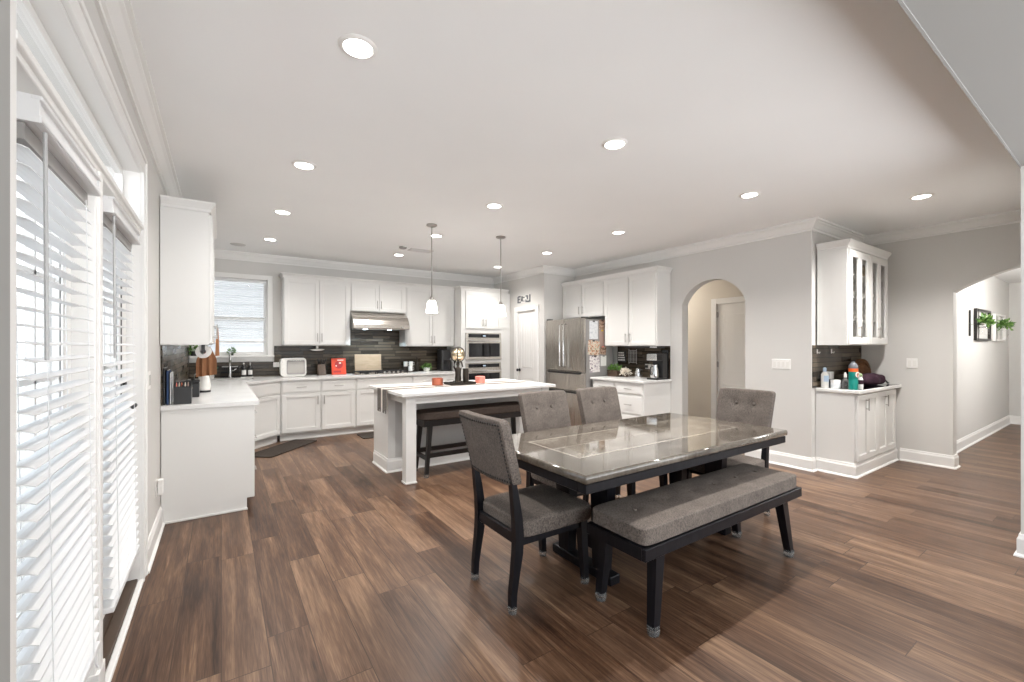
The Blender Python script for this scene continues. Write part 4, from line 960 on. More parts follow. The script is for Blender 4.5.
# corner braces under the top, as seen at the near corner
def chair(label, loc, rz):
    r = thing('dining_chair', label, 'chair', loc, rz, 'grey tweed chairs round the dining table')
    hwid = 0.23
    tufts = ()
    b = B()
    def seatw(u, v, w, co):
        if w > 0: co.z += 0.014 * (1 - u * u) * (1 - v * v)
        co.x *= 1.0 + 0.03 * v
        return co
    b.rbox((0, 0.025, 0.418), (hwid + 0.002, 0.256, 0.048), 10, 11, seatw); b.build('seat', 'tweed', r, True)
    b = B(); b.box(-0.18, -0.256, 0.345, 0.18, -0.232, 0.405, 0.003, 1); b.box(-0.19, 0.19, 0.335, 0.19, 0.215, 0.372); b.box(-0.205, -0.23, 0.335, -0.185, 0.19, 0.372); b.box(0.185, -0.23, 0.335, 0.205, 0.19, 0.372); b.build('seat_frame', 'darkwood', r)
    z0, z1 = 0.655, 1.006
    zc, hz = (z0 + z1) / 2, (z1 - z0) / 2
    lean = lambda z: -0.272 - (z - z0) * 0.26
    btn = [(-0.075, zc + 0.055), (0.075, zc + 0.055)]
    def backw(u, v, w, co):
        y = lean(co.z) + 0.022 * (u * u) + (co.y)
        if v > 0:
            for bx, bz in btn:
                d2 = (co.x - bx) ** 2 + (co.z - bz) ** 2; y -= 0.022 * math.exp(-d2 / 0.0014)
        co.y = y; co.x *= 1 - 0.03 * (1 - w) * 0.5
        return co
    b = B(); b.rbox((0, 0, zc), (hwid, 0.030, hz), 18, 17, backw); bk = b.build('backrest', 'tweed', r, True)
    b = B()
    def nail(x, z):
        u = x / hwid; y = lean(z) + 0.022 * u * u - 0.0295
        b.ball((x * (1 - 0.015 * (1 - (z - zc) / hz)), y, z), 0.0078, 6, (1, 0.6, 1))
    n = 20
    for i in range(n + 1):
        x = -hwid + 0.022 + (2 * hwid - 0.044) * i / n; nail(x, z1 - 0.028); nail(x, z0 + 0.022)
    for i in range(1, 15):
        z = z0 + 0.022 + (z1 - z0 - 0.05) * i / 15
        nail(-hwid + 0.022, z); nail(hwid - 0.022, z)
    b.build('nailhead_trim', 'nail', bk, True)
    for bx, bz in btn:
        b = B(); b.ball((bx, lean(bz) + 0.030 - 0.018 + 0.004, bz), 0.015, 10, (1, 0.6, 1)); b.build('button', 'tweed', bk, True)
    for s in (-1, 1):
        l = B().leg([(s * 0.198, 0.238, 0.028), (s * 0.196, 0.225, 0.20), (s * 0.193, 0.215, 0.372)], [(0.034, 0.034), (0.042, 0.042), (0.05, 0.05)]).build('leg', 'darkwood', r)
        b = B(); b.lathe([(0.0, 0), (0.022, 0), (0.025, 0.02), (0.0245, 0.036)], (s * 0.198, 0.238, 0), 14); b.build('foot_cup', 'cup', l, True, 40)
        l = B().leg([(s * 0.198, -0.272, 0.028), (s * 0.198, -0.270, 0.10), (s * 0.198, -0.256, 0.20), (s * 0.198, -0.242, 0.30), (s * 0.198, -0.238, 0.39), (s * 0.198, -0.244, 0.48), (s * 0.198, -0.256, 0.57), (s * 0.199, -0.270, 0.66), (s * 0.200, -0.318, 0.86)],
                    [(0.034, 0.032), (0.035, 0.036), (0.037, 0.042), (0.040, 0.050), (0.040, 0.052), (0.039, 0.048), (0.037, 0.042), (0.036, 0.030), (0.034, 0.02)]).build('leg', 'darkwood', r)
        b = B(); b.lathe([(0.0, 0), (0.022, 0), (0.025, 0.02), (0.0245, 0.036)], (s * 0.198, -0.272, 0), 14); b.build('foot_cup', 'cup', l, True, 40)
    return r
ch = chair('grey tweed dining chair at the left end of the table, its studded back towards us', (1.52, 2.045, 0), -90)
copy_tree(ch, (2.175, 2.44, 0), 180, 'grey tweed dining chair behind the table, nearer the studded-back chair')
copy_tree(ch, (2.79, 2.44, 0), 180, 'grey tweed dining chair behind the table, in front of the fridge')
copy_tree(ch, (3.425, 1.955, 0), 90, 'grey tweed dining chair at the table end near the narrow arch')

r = thing('dining_bench', 'low grey tweed bench along the near side of the dining table', 'bench', (2.43, 1.505, 0))
b = B(); bx = [-0.62, -0.372, -0.124, 0.124, 0.372, 0.62]
def cushw(u, v, w, co):
    if w > 0:
        co.z += 0.010 * (1 - u ** 4) * (1 - v * v)
        for q in bx:
            d2 = (co.x - q) ** 2 + (co.y - 0.02) ** 2; co.z -= 0.014 * math.exp(-d2 / 0.0012)
    return co
b.rbox((0, 0, 0.475), (0.787, 0.184, 0.043), 20, 39, cushw); cu = b.build('cushion', 'tweed', r, True)
for q in bx:
    b = B(); b.ball((q, 0.02, 0.517), 0.013, 10, (1, 1, 0.5)); b.build('button', 'tweed', cu, True)
b = B(); b.box(-0.80, -0.195, 0.372, 0.80, -0.17, 0.431, 0.003, 1); b.box(-0.80, 0.17, 0.372, 0.80, 0.195, 0.431, 0.003, 1); b.box(-0.80, -0.17, 0.372, -0.775, 0.17, 0.431); b.box(0.775, -0.17, 0.372, 0.80, 0.17, 0.431); b.box(-0.775, -0.17, 0.41, 0.775, 0.17, 0.43); b.build('seat_frame', 'darkwood', r)
for sx in (-1, 1):
    for sy in (-1, 1):
        xt, xb = (0.675 * sx if sx < 0 else 0.575), (0.715 * sx if sx < 0 else 0.665)
        l = B().leg([(xb, sy * 0.172, 0.03), (xt, sy * 0.158, 0.41)], [(0.042, 0.042), (0.066, 0.056)]).build('leg', 'darkwood', r)
        b = B(); b.lathe([(0.0, 0), (0.027, 0), (0.031, 0.025), (0.030, 0.044)], (xb, sy * 0.172, 0), 16); b.build('foot_cup', 'cup', l, True, 40)

# ------------------------------------------------------------------ ceiling fittings
GX3, GY4 = (0.527, 2.24, 4.02), (2.06, 3.635, 5.03, 6.40)
names_x = ('window side', 'island side', 'fridge side'); names_y = ('nearest row', 'second row', 'third row', 'row by the range wall')
cans = [((x, y), f'recessed ceiling lamp of the {names_y[j]}, on the {names_x[i]}') for i, x in enumerate(GX3) for j, y in enumerate(GY4)]
cans.append(((5.385, 1.19), 'recessed ceiling lamp beside the niche, far right'))
def can_lamp(k, x, y, label):
    if k == 0:
        r = thing('recessed_lamp', label, 'ceiling lamp', (x, y, H), 0, 'recessed ceiling lamps')
        b = B(); b.lathe([(0.062, -0.001), (0.066, -0.010), (0.080, -0.007), (0.088, -0.0005), (0.062, -0.0005)], seg=32); b.build('trim_ring', 'white', r, True, 60)
        b = B(); b.cyl((0, 0, -0.004), 0.064, 0.003, 32); b.build('lens', 'lamp', r)
    else:
        r = copy_tree(can0, (x, y, H), 0, label)
    ld = bpy.data.lights.new('can_light', 'SPOT'); ld.energy = CAN_W * (1.9 if x > 5 else 0.5 if x < 1 else 0.65 if y > 6 else 1.0); ld.color = CAN_COL; ld.spot_size = D(138); ld.spot_blend = 0.9; ld.shadow_soft_size = 0.042
    lo = bpy.data.objects.new('can_light', ld); COL.objects.link(lo); lo.location = (x, y, H - 0.02)
    return r
can0 = None
for k, ((x, y), lab) in enumerate(cans):
    r = can_lamp(k, x, y, lab)
    if k == 0: can0 = r
for hx, hy, e in ((5.85, 5.0, 20), (8.8, 0.1, 85)):  # fill lights added to brighten both halls, no fixtures
    ld = bpy.data.lights.new('hall_fill', 'POINT'); ld.energy = e; ld.color = (1.0, 0.93, 0.84) if hx < 6 else (1, 0.98, 0.95); ld.shadow_soft_size = 0.2
    lo = bpy.data.objects.new('hall_fill', ld); COL.objects.link(lo); lo.location = (hx, hy, 2.30)
def pendant(x, y, label):
    r = thing('pendant_lamp', label, 'pendant lamp', (x, y, H), 0, 'pendants over the island')
    b = B(); b.lathe([(0, -0.0005), (0.060, -0.0005), (0.062, -0.012), (0.045, -0.022), (0, -0.024)]); b.build('canopy', 'nickel', r, True, 50)
    b = B(); b.tube([(0, 0, -0.022), (0, 0, -0.84)], 0.006, 8); b.build('rod', 'nickel', r, True)
    b = B(); b.lathe([(0, -0.825), (0.018, -0.827), (0.024, -0.85), (0.026, -0.875), (0, -0.876)]); b.build('socket_cap', 'nickel', r, True, 50)
    b = B(); b.lathe([(0.030, -0.868), (0.045, -0.878), (0.052, -0.895), (0.068, -1.005), (0.066, -1.01), (0.062, -1.003), (0.047, -0.897), (0.028, -0.874)]); b.build('lamp_shade', 'shade', r, True, 60)
    ld = bpy.data.lights.new('pendant_bulb', 'POINT'); ld.energy = 5; ld.color = (1, 0.93, 0.84); ld.shadow_soft_size = 0.03
    lo = bpy.data.objects.new('pendant_bulb', ld); COL.objects.link(lo); lo.location = (x, y, H - 0.95)
pendant(2.0, 4.61, 'frosted glass pendant over the island, left of the pair')
pendant(2.95, 4.63, 'frosted glass pendant over the island, right of the pair')
for x in (1.94, 2.34):
    ld = bpy.data.lights.new('hood_light', 'SPOT'); ld.energy = 11; ld.color = (0.72, 0.88, 1.0); ld.spot_size = D(110); ld.shadow_soft_size = 0.03
    lo = bpy.data.objects.new('hood_light', ld); COL.objects.link(lo); lo.location = (x, 7.15, 1.64); lo.rotation_euler = (D(22), 0, 0)
r = thing('ceiling_vent', 'flat white ceiling vent near the range wall', 'vent', (2.40, 5.93, H))
b = B(); b.box(-0.17, -0.085, -0.010, 0.17, 0.085, -0.0005, 0.003); b.build('vent_frame', 'ceilgrey', r)
b = B()
for i in range(8): b.box(-0.145, -0.065 + i * 0.017, -0.014, 0.145, -0.058 + i * 0.017, -0.0102)
b.build('louvres', 'ceilgrey', r)
lathe_thing('smoke_detector', [(0, -0.03), (0.035, -0.03), (0.05, -0.022), (0.052, -0.0005), (0, -0.0005)], 'greyplastic', 'small round detector on the ceiling above the hood side of the island', 'smoke detector', (2.11, 5.86, H))
lathe_thing('ceiling_speaker', [(0, -0.008), (0.085, -0.008), (0.095, -0.0005), (0, -0.0005)], 'ceilgrey', 'round white ceiling speaker near the kitchen window', 'speaker', (0.19, 6.98, H))

# ------------------------------------------------------------------ wall plates
def wall_plate(name, label, loc, rz, w, h, n, kind):
    r = thing(name, label, 'switch' if kind == 'sw' else 'outlet', loc, rz)
    b = B(); b.box(-w / 2, -0.007, -h / 2, w / 2, -0.0005, h / 2, 0.003, 2); b.build('plate', 'white', r)
    for i in range(n):
        x = (i - (n - 1) / 2) * 0.046
        if kind == 'sw':
            b = B(); b.box(x - 0.016, -0.010, -0.033, x + 0.016, -0.0072, 0.033, 0.001, 1); b.build('rocker', 'ceramic', r)
        else:
            for z in (-0.022, 0.022):
                b = B(); b.box(x - 0.016, -0.0095, z - 0.014, x + 0.016, -0.0072, z + 0.014, 0.002, 1); b.build('socket', 'ceramic', r)
    return r
wall_plate('switch_plate', 'white four-gang switch plate between the narrow arch and the niche', (XR, 2.40, 1.17), -90, 0.205, 0.115, 4, 'sw')
wall_plate('switch_plate', 'white switch plate on the far wall right of the niche', (XF, 1.59, 1.175), -90, 0.10, 0.115, 2, 'sw')
wall_plate('switch_plate', 'white switch plate on the left wall above the outlet', (XL, 3.60, 1.16), 90, 0.115, 0.115, 2, 'sw')
r = wall_plate('wall_outlet', 'white outlet with a plugged-in adapter low on the left wall', (XL, 4.0, 0.36), 90, 0.075, 0.115, 1, 'out')
b = B(); b.box(-0.03, -0.042, -0.05, 0.03, -0.011, 0.06, 0.006); b.build('adapter', 'white', r)
wall_plate('wall_outlet', 'white outlet low on the bright hallway wall', (7.55, YW, 0.42), 0, 0.075, 0.115, 1, 'out')
wall_plate('wall_outlet', 'white outlet on the dark tile left of the toaster oven', (0.72, YB - 0.010, 1.09), 0, 0.115, 0.075, 1, 'sw')

# ------------------------------------------------------------------ things on the left counter
ZC = 0.9155
r = thing('document_box', 'black sloping desk organiser at the near end of the left counter', 'organiser', (-0.315, 4.335, ZC))
b = B(); b.box(0.0, 0, 0, 0.115, 0.11, 0.006)
b.prism([(0, 0.006), (0.11, 0.006), (0.11, 0.20), (0, 0.15)], 'x', 0, 0.006); b.prism([(0, 0.006), (0.11, 0.006), (0.11, 0.17), (0, 0.12)], 'x', 0.109, 0.115)
b.box(0.006, 0, 0.006, 0.109, 0.006, 0.14); b.box(0.006, 0.104, 0.006, 0.109, 0.11, 0.175); b.box(0.054, 0.006, 0.006, 0.060, 0.104, 0.15)
b.build('box', 'black', r)
for i, (x, y, m, lab) in enumerate(((-0.300, 4.36, 'coral', 'coral pen, the left end of the pens'), (-0.285, 4.39, 'petal', 'cream pen, second from the left'), (-0.268, 4.375, 'copper', 'copper coloured pen in the middle'), (-0.245, 4.37, 'petal', 'cream pen, second from the right'), (-0.228, 4.395, 'pink', 'pink pen, the right end of the pens'))):
    b = B(); b.tube([(0, 0, 0.007), (0.004, -0.006, 0.155)], 0.0055, 8); b.tube([(0.004, -0.006, 0.155), (0.0045, -0.007, 0.172)], [0.0055, 0.002], 8)
    o = b.build('pen', m, None, True, 40); o.location = (x, y, ZC + 0.0005); tag(o, lab + ' in the black desk organiser', 'pen', 'pens in the desk organiser')
for i, (x, m, lab) in enumerate(((-0.3725, 'black', 'thin black folder standing at the wall beside the desk organiser'), (-0.352, 'blue', 'navy blue folder standing beside the desk organiser'), (-0.334, 'sheet', 'pale grey folder standing between the navy folder and the organiser'))):
    r = thing('folder', lab, 'folder', (x, 4.34, ZC), 0, 'folders by the desk organiser')
    b = B(); w = 0.014 if m != 'sheet' else 0.008; b.box(-w / 2, 0, 0, w / 2, 0.215, 0.29 - 0.02 * i, 0.003, 1); b.build('cover', m, r)
    b = B(); b.box(-w / 2 + 0.002, 0.004, 0.29 - 0.02 * i, w / 2 - 0.002, 0.21, 0.292 - 0.02 * i); b.build('pages', 'paper', r)
r = thing('canister', 'square black canister behind the desk organiser', 'canister', (-0.215, 4.88, ZC))
b = B(); b.box(-0.05, -0.05, 0, 0.05, 0.05, 0.13, 0.008); b.build('body', 'black', r)
b = B(); b.box(-0.052, -0.052, 0.1305, 0.052, 0.052, 0.155, 0.006); b.cyl((0, 0, 0.155), 0.014, 0.014, 14); b.build('lid', 'iron', r)
r = thing('wicker_tray', 'brown wicker tray between the desk organiser and the tile wall', 'basket', (-0.30, 4.68, ZC))
b = B(); b.lathe([(0, 0), (0.07, 0), (0.085, 0.06), (0.09, 0.10), (0.084, 0.10), (0.078, 0.06), (0.064, 0.008), (0, 0.008)]); b.build('bowl', 'basket', r, True, 50)
b = B(); n = 20; b.tube([(0.088 * math.cos(2 * PI * k / n), 0.088 * math.sin(2 * PI * k / n), 0.10) for k in range(n + 1)], 0.007, 6); b.build('rim', 'basket', r, True)
r = thing('pitcher', 'white ribbed pitcher with a dark base on the left counter', 'pitcher', (-0.145, 5.34, ZC))
b = B(); b.lathe([(0, 0.02), (0.055, 0.02), (0.060, 0.06), (0.052, 0.13), (0.036, 0.19), (0.042, 0.215), (0.038, 0.215), (0.032, 0.19), (0.05, 0.06), (0, 0.03)]); b.build('body', 'ceramic', r, True, 50)
b = B(); b.cyl((0, 0, 0), 0.058, 0.0195, 24); b.build('base', 'black', r, True, 40)
b = B(); b.tube([(-0.036, 0, 0.19), (-0.075, 0, 0.18), (-0.082, 0, 0.12), (-0.052, 0, 0.08)], 0.007, 8); b.build('handle', 'ceramic', r, True)
r = thing('paper_towel_roll', 'white paper towel roll hung below the left wall cabinet', 'paper towel', (-0.125, 4.42, 1.333))
b = B(); n = 28
ring = lambda rr, y: [(rr * math.cos(2 * PI * k / n), y, rr * math.sin(2 * PI * k / n)) for k in range(n)]
b.ring_loft([ring(0.02, 0), ring(0.055, 0), ring(0.055, 0.26), ring(0.02, 0.26), ring(0.02, 0)], caps=False); b.build('paper', 'paper', r, True, 40)
b = B(); b.cyl((0, -0.012, 0), 0.013, 0.284, 14, axis='y'); b.box(-0.012, -0.018, -0.006, 0.012, -0.012, 0.0565); b.box(-0.012, 0.272, -0.006, 0.012, 0.278, 0.0565); b.build('holder', 'black', r)
def cloth(name, m, label, loc, rz, w, zt, zb, seed, cat='towel', swell=0.35):
    rnd = random.Random(seed); b = B(); nx, nz = 14, 12; P = []
    for j in range(nz + 1):
        t = j / nz; ww = w * (swell + (1 - swell) * min(1, t * 2.2)); row = []
        for i in range(nx + 1):
            u = i / nx - 0.5
            row.append((u * ww, 0.016 * math.sin(u * 19 + seed) * (0.4 + t * 0.6), zt + (zb - zt) * t + 0.02 * u * t))
        P.append(row)
    for sgn in (0, 1):
        V = [[b._v((p[0], p[1] + sgn * 0.005, p[2])) for p in row] for row in P]
        for j in range(nz):
            for i in range(nx): b.bm.faces.new((V[j][i], V[j][i + 1], V[j + 1][i + 1], V[j + 1][i]))
        if sgn == 0: V0 = V
    edge = [(j, 0) for j in range(nz + 1)] + [(nz, i) for i in range(1, nx + 1)] + [(j, nx) for j in range(nz - 1, -1, -1)] + [(0, i) for i in range(nx - 1, 0, -1)]
    for a, c in zip(edge, edge[1:] + edge[:1]): b.bm.faces.new((V0[a[0]][a[1]], V0[c[0]][c[1]], V[c[0]][c[1]], V[a[0]][a[1]]))
    r = thing(name, label, cat, (loc[0], loc[1], 0), rz, 'towels hung by the left wall cabinet')
    b.build('cloth', m, r, True, 60)
    return r
r = cloth('kitchen_towel', 'browncloth', 'tan towel hanging below the left wall cabinet behind the paper roll', (-0.115, 4.98), 0, 0.16, 1.375, 1.10, 2)
b = B(); b.cyl((0, 0.002, 1.368), 0.006, 0.0215, 8); b.build('hook', 'nickel', r)
r = cloth('kitchen_towel', 'browncloth', 'narrow tan towel hanging on the front of the left wall cabinet', (-0.030, 5.24), 90, 0.13, 1.56, 1.29, 5)
b = B(); b.tube([(0, 0.024, 1.56), (0, -0.004, 1.565), (0, -0.012, 1.575)], 0.004, 6); b.build('hook', 'nickel', r)
# window sill and sink
def potted(label, loc, pr, ph, potm, leafm, rad, n, size, seed, name='potted_plant', group=None):
    r = thing(name, label, 'plant', loc, 0, group)
    b = B(); b.lathe([(0, 0), (pr * 0.78, 0), (pr, ph), (pr * 0.9, ph), (pr * 0.85, ph * 0.86), (0, ph * 0.86)]); b.build('pot', potm, r, True, 40)
    b = B(); b.leaves((0, 0, ph * 0.95), rad, n, size, seed); b.build('foliage', leafm, r)
    return r
potted('bright green plant in a dark pot at the left end of the window sill', (-0.325, 7.540, 1.2405), 0.042, 0.065, 'black', 'leaf', (0.06, 0.05, 0.09), 90, 0.04, 1, group='plants on the window sill')
potted('small green plant on the window sill behind the tap', (0.125, 7.540, 1.2405), 0.030, 0.045, 'black', 'leaf', (0.05, 0.035, 0.065), 70, 0.035, 2, group='plants on the window sill')
potted('dark green plant on the counter left of the tap', (-0.12, 7.47, ZC), 0.045, 0.085, 'ceramic', 'darkleaf', (0.06, 0.055, 0.09), 80, 0.05, 3)
r = thing('faucet', 'tall chrome tap behind the sink', 'faucet', (0.105, 7.432, ZC))
b = B(); b.cyl((0, 0, 0), 0.027, 0.015, 20); b.cyl((0, 0, 0.015), 0.018, 0.16, 18); b.build('base', 'chrome', r, True, 40)
b = B(); b.tube([(0, 0, 0.17), (0, 0, 0.30), (0, -0.02, 0.355), (0, -0.06, 0.378), (0, -0.10, 0.36), (0, -0.125, 0.31), (0, -0.13, 0.24)], [0.014] * 6 + [0.017], 12); b.build('spout', 'chrome', r, True)
b = B(); b.tube([(0.018, 0, 0.10), (0.05, -0.01, 0.115), (0.075, -0.02, 0.135)], [0.009, 0.007, 0.006], 8); b.build('lever', 'chrome', r, True)
r = thing('dish_rack', 'small dark wire rack behind the tap', 'rack', (0.105, 7.512, ZC))
b = B()
for z in (0.012, 0.085, 0.15):
    b.tube([(-0.11, -0.038, z), (0.11, -0.038, z), (0.11, 0.03, z), (-0.11, 0.03, z), (-0.11, -0.038, z)], 0.004, 6)
for i in range(9):
    x = -0.11 + i * 0.0275; b.tube([(x, -0.038, 0.004), (x, -0.038, 0.15)], 0.003, 5); b.tube([(x, 0.03, 0.004), (x, 0.03, 0.15)], 0.003, 5); b.tube([(x, -0.038, 0.012), (x, 0.03, 0.012)], 0.003, 5)
b.build('wire_frame', 'iron', r, True)
b = B(); b.box(-0.10, -0.03, 0.156, 0.10, 0.022, 0.172, 0.006); b.build('shelf_top', 'nickel', r)
b = B(); b.box(0.235, 7.44, ZC, 0.40, 7.53, ZC + 0.010, 0.004)
tag(b.build('soap_tray', 'ceramic'), 'white tray under the two soap bottles', 'tray')
for i, (x, lab) in enumerate(((0.276, 'black soap bottle with a white label, the one nearer the tap'), (0.356, 'black soap bottle with a white label, the one nearer the toaster oven'))):
    r = thing('soap_bottle', lab, 'soap bottle', (x, 7.485, ZC + 0.0105), 0, 'soap bottles by the sink')
    b = B(); b.lathe([(0, 0), (0.030, 0), (0.032, 0.01), (0.032, 0.13), (0.012, 0.155), (0.012, 0.165), (0, 0.165)]); b.build('bottle', 'black', r, True, 40)
    b = B(); b.ring_loft([[(0.0326 * math.cos(a), 0.0326 * math.sin(a), z) for a in [D(-150) + D(120) * k / 12 for k in range(13)]] for z in (0.03, 0.10)], closed=False, caps=False); b.build('label_patch', 'white', r, True)
    b = B(); b.cyl((0, 0, 0.1655), 0.005, 0.03, 8); b.box(-0.010, -0.035, 0.195, 0.010, 0.012, 0.207, 0.003); b.build('pump', 'white', r)
# back counter
r = thing('toaster_oven', 'white rounded toaster oven on the counter right of the sink', 'toaster oven', (0.735, 7.22, ZC))
tw, th = 0.335, 0.265
def rrect(w, h, rad, n=6, x0=0, z0=0):
    pts = []
    for cx_, cz_, a0 in ((w - rad, h - rad, 0), (rad, h - rad, 90), (rad, rad, 180), (w - rad, rad, 270)):
        pts += [(x0 + cx_ + rad * math.cos(D(a0 + 90 * k / n)), z0 + cz_ + rad * math.sin(D(a0 + 90 * k / n))) for k in range(n + 1)]
    return pts
b = B(); b.prism(rrect(tw, th, 0.045, z0=0.012), 'y', 0.0, 0.24); b.build('body', 'ceramic', r)
for x in (0.05, tw - 0.05):
    b = B(); b.cyl((x, 0.05, 0), 0.012, 0.0125, 10); b.cyl((x, 0.19, 0), 0.012, 0.0125, 10); b.build('foot', 'black', r)
b = B(); b.prism(rrect(tw - 0.09, th - 0.05, 0.02, x0=0.075, z0=0.037), 'y', -0.012, -0.0003); d = b.build('door', 'greyplastic', r)
b = B(); b.prism(rrect(tw - 0.12, th - 0.10, 0.015, x0=0.09, z0=0.062), 'y', -0.0145, -0.0122); b.build('door_glass', 'toastglass', d)
b = B(); b.tube([(0.10, -0.035, 0.245), (tw - 0.04, -0.035, 0.245)], 0.007, 8); b.tube([(0.12, -0.012, 0.245), (0.12, -0.035, 0.245)], 0.005, 6); b.tube([(tw - 0.06, -0.012, 0.245), (tw - 0.06, -0.035, 0.245)], 0.005, 6); b.build('handle', 'chrome', d, True)
for i in range(4):
    b = B(); b.cyl((0.038, -0.016, 0.062 + i * 0.055), 0.019, 0.0155, 18, axis='y'); b.build('control_knob', 'ceramic', r, True, 40)
n = 60; b = B(); pts = rrect(tw, th, 0.045, z0=0.012)
b.tube([(p[0], -0.004, p[1]) for p in pts + pts[:1]], 0.008, 8); b.build('front_rim', 'white', r, True)
r = thing('knife_block', 'dark knife block with black handled knives', 'knife block', (1.32, 7.37, ZC))
b = B(); b.prism([(-0.09, 0), (0.06, 0), (0.10, 0.13), (0.01, 0.175)], 'x', -0.055, 0.055); b.build('block', 'bronze', r)
kn = [(-0.035, 0.0), (0.0, 0.01), (0.035, 0.0), (-0.02, 0.035), (0.02, 0.04)]
for i, (x, y) in enumerate(kn):
    b = B(); y0 = 0.03 + y; z0 = 0.164 - y * 0.48; b.tube([(x, y0, z0 + 0.001), (x * 1.5, y0 - 0.04, z0 + 0.06), (x * 1.9, y0 - 0.075, z0 + 0.105)], [0.008, 0.009, 0.007], 8)
    o = b.build('knife', 'black', None, True); o.location = (1.32, 7.37, ZC)
    tag(o, ('black knife handle in the front row of the block, ' if i < 3 else 'black knife handle in the rear row of the block, ') + (('on the left', 'in the middle', 'on the right')[i] if i < 3 else ('on the left', 'on the right')[i - 3]), 'knife', 'knives in the block')
r = thing('cookbook', 'red and orange cookbook standing left of the cooktop', 'book', (1.585, 7.36, ZC + 0.0065)); r.rotation_euler = (D(-12), 0, 0)
b = B(); b.box(-0.11, 0.0, 0.0, 0.11, 0.004, 0.265); b.box(-0.11, 0.026, 0.0, 0.11, 0.03, 0.265); b.box(-0.11, 0.004, 0, -0.106, 0.026, 0.265); b.build('cover', 'red', r)
b = B(); b.box(-0.105, 0.0045, 0.004, 0.106, 0.0255, 0.26); b.build('pages', 'paper', r)
b = B(); b.cyl((0.0, -0.0012, 0.155), 0.062, 0.001, 24, axis='y'); b.box(-0.085, -0.0012, 0.03, 0.03, -0.0003, 0.06); b.build('cover_print', 'darkred', r)
b = B(); b.ball((0.02, -0.0008, 0.185), 0.02, 10, (1, 0.05, 0.8)); b.ball((-0.04, -0.0008, 0.14), 0.014, 10, (1, 0.05, 1.2)); b.box(-0.02, -0.0022, 0.225, 0.075, -0.0014, 0.24); b.build('cover_lettering', 'petal', r)
r = thing('cutting_board', 'pale wood cutting board leaning on the tile behind the cooktop', 'cutting board', (2.10, 7.525, ZC)); r.rotation_euler = (D(-5), 0, 0)
b = B(); b.box(-0.225, 0, 0, 0.225, 0.018, 0.325, 0.006, 2); b.build('board', 'maple', r)
r = thing('mug_stand', 'low dark stand holding white mugs right of the cooktop', 'stand', (2.79, 7.44, ZC))
b = B(); b.box(-0.10, -0.09, 0, 0.10, 0.05, 0.016, 0.005); b.box(-0.10, -0.005, 0.016, 0.10, 0.05, 0.10, 0.004); b.build('stand_base', 'bronzeart', r)
def mug(label, loc, m='ceramic'):
    r = thing('mug', label, 'mug', loc, 0, 'white mugs by the cooktop')
    b = B(); b.lathe([(0, 0), (0.034, 0), (0.037, 0.005), (0.037, 0.085), (0.033, 0.085), (0.033, 0.01), (0, 0.008)], seg=20); b.build('cup', m, r, True, 40)
    b = B(); b.tube([(0.036, 0, 0.07), (0.06, 0, 0.065), (0.062, 0, 0.03), (0.036, 0, 0.02)], 0.005, 8); b.build('handle', m, r, True)
mug('white mug on the upper step of the dark stand, on the left', (2.735, 7.462, ZC + 0.1005)); mug('white mug on the upper step of the dark stand, on the right', (2.835, 7.462, ZC + 0.1005)); mug('white mug on the lower step of the dark stand', (2.80, 7.392, ZC + 0.0165))
lathe_thing('oil_bottle', [(0, 0), (0.026, 0), (0.028, 0.01), (0.028, 0.12), (0.010, 0.17), (0.010, 0.24), (0.013, 0.245), (0.013, 0.26), (0, 0.262)], 'bronzeart', 'slim dark oil bottle right of the white mugs', 'bottle', (2.95, 7.46, ZC))
potted('green plant in a white bowl between the mugs and the tall black appliance', (3.13, 7.45, ZC), 0.065, 0.07, 'ceramic', 'leaf', (0.08, 0.07, 0.075), 110, 0.045, 7)
r = thing('countertop_appliance', 'tall black countertop appliance in the corner beside the oven cabinet', 'appliance', (3.46, 7.40, ZC))
b = B(); b.box(-0.10, -0.10, 0, 0.10, 0.12, 0.40, 0.03, 4); b.build('body', 'black', r, True, 50)
b = B(); b.box(-0.06, -0.104, 0.03, 0.06, -0.1005, 0.20, 0.001, 1); b.build('front_panel', 'blackglass', r)
b = B(); b.cyl((0.075, -0.112, 0.22), 0.013, 0.0118, 14, axis='y'); b.build('button', 'chrome', r, True, 40)
r = thing('under_cabinet_light', 'white oval fixture below the wall cabinet right of the window', 'light fixture', (1.265, 7.42, 1.30))
b = B(); b.lathe([(0, 0), (0.07, 0.003), (0.105, 0.02), (0.108, 0.03), (0.07, 0.036), (0, 0.04)]); b.cyl((0, 0, 0.04), 0.018, 0.0495, 12); b.build('body', 'ceramic', r, True, 50)
# floor mats
un = Vector((dd.x, dd.y)).normalized(); nn = Vector((un.y, -un.x))
def floor_mat_obj(label, c, rz, w, d):
    b = B(); b.prism([(p[0] - w / 2, p[1] - d / 2) for p in rrect(w, d, 0.05)], 'z', 0.0005, 0.012)
    o = b.build('floor_mat', 'mat'); o.location = (c[0], c[1], 0); o.rotation_euler = (0, 0, D(rz)); tag(o, label, 'mat', 'kitchen floor mats')
cc = DA + un * 0.39 + nn * 0.305
floor_mat_obj('dark brown floor mat lying diagonally in front of the sink corner', cc, math.degrees(ang), 0.98, 0.37)
floor_mat_obj('dark floor mat in front of the cooktop, mostly behind the island', (2.22, 6.72), 0, 0.95, 0.42)

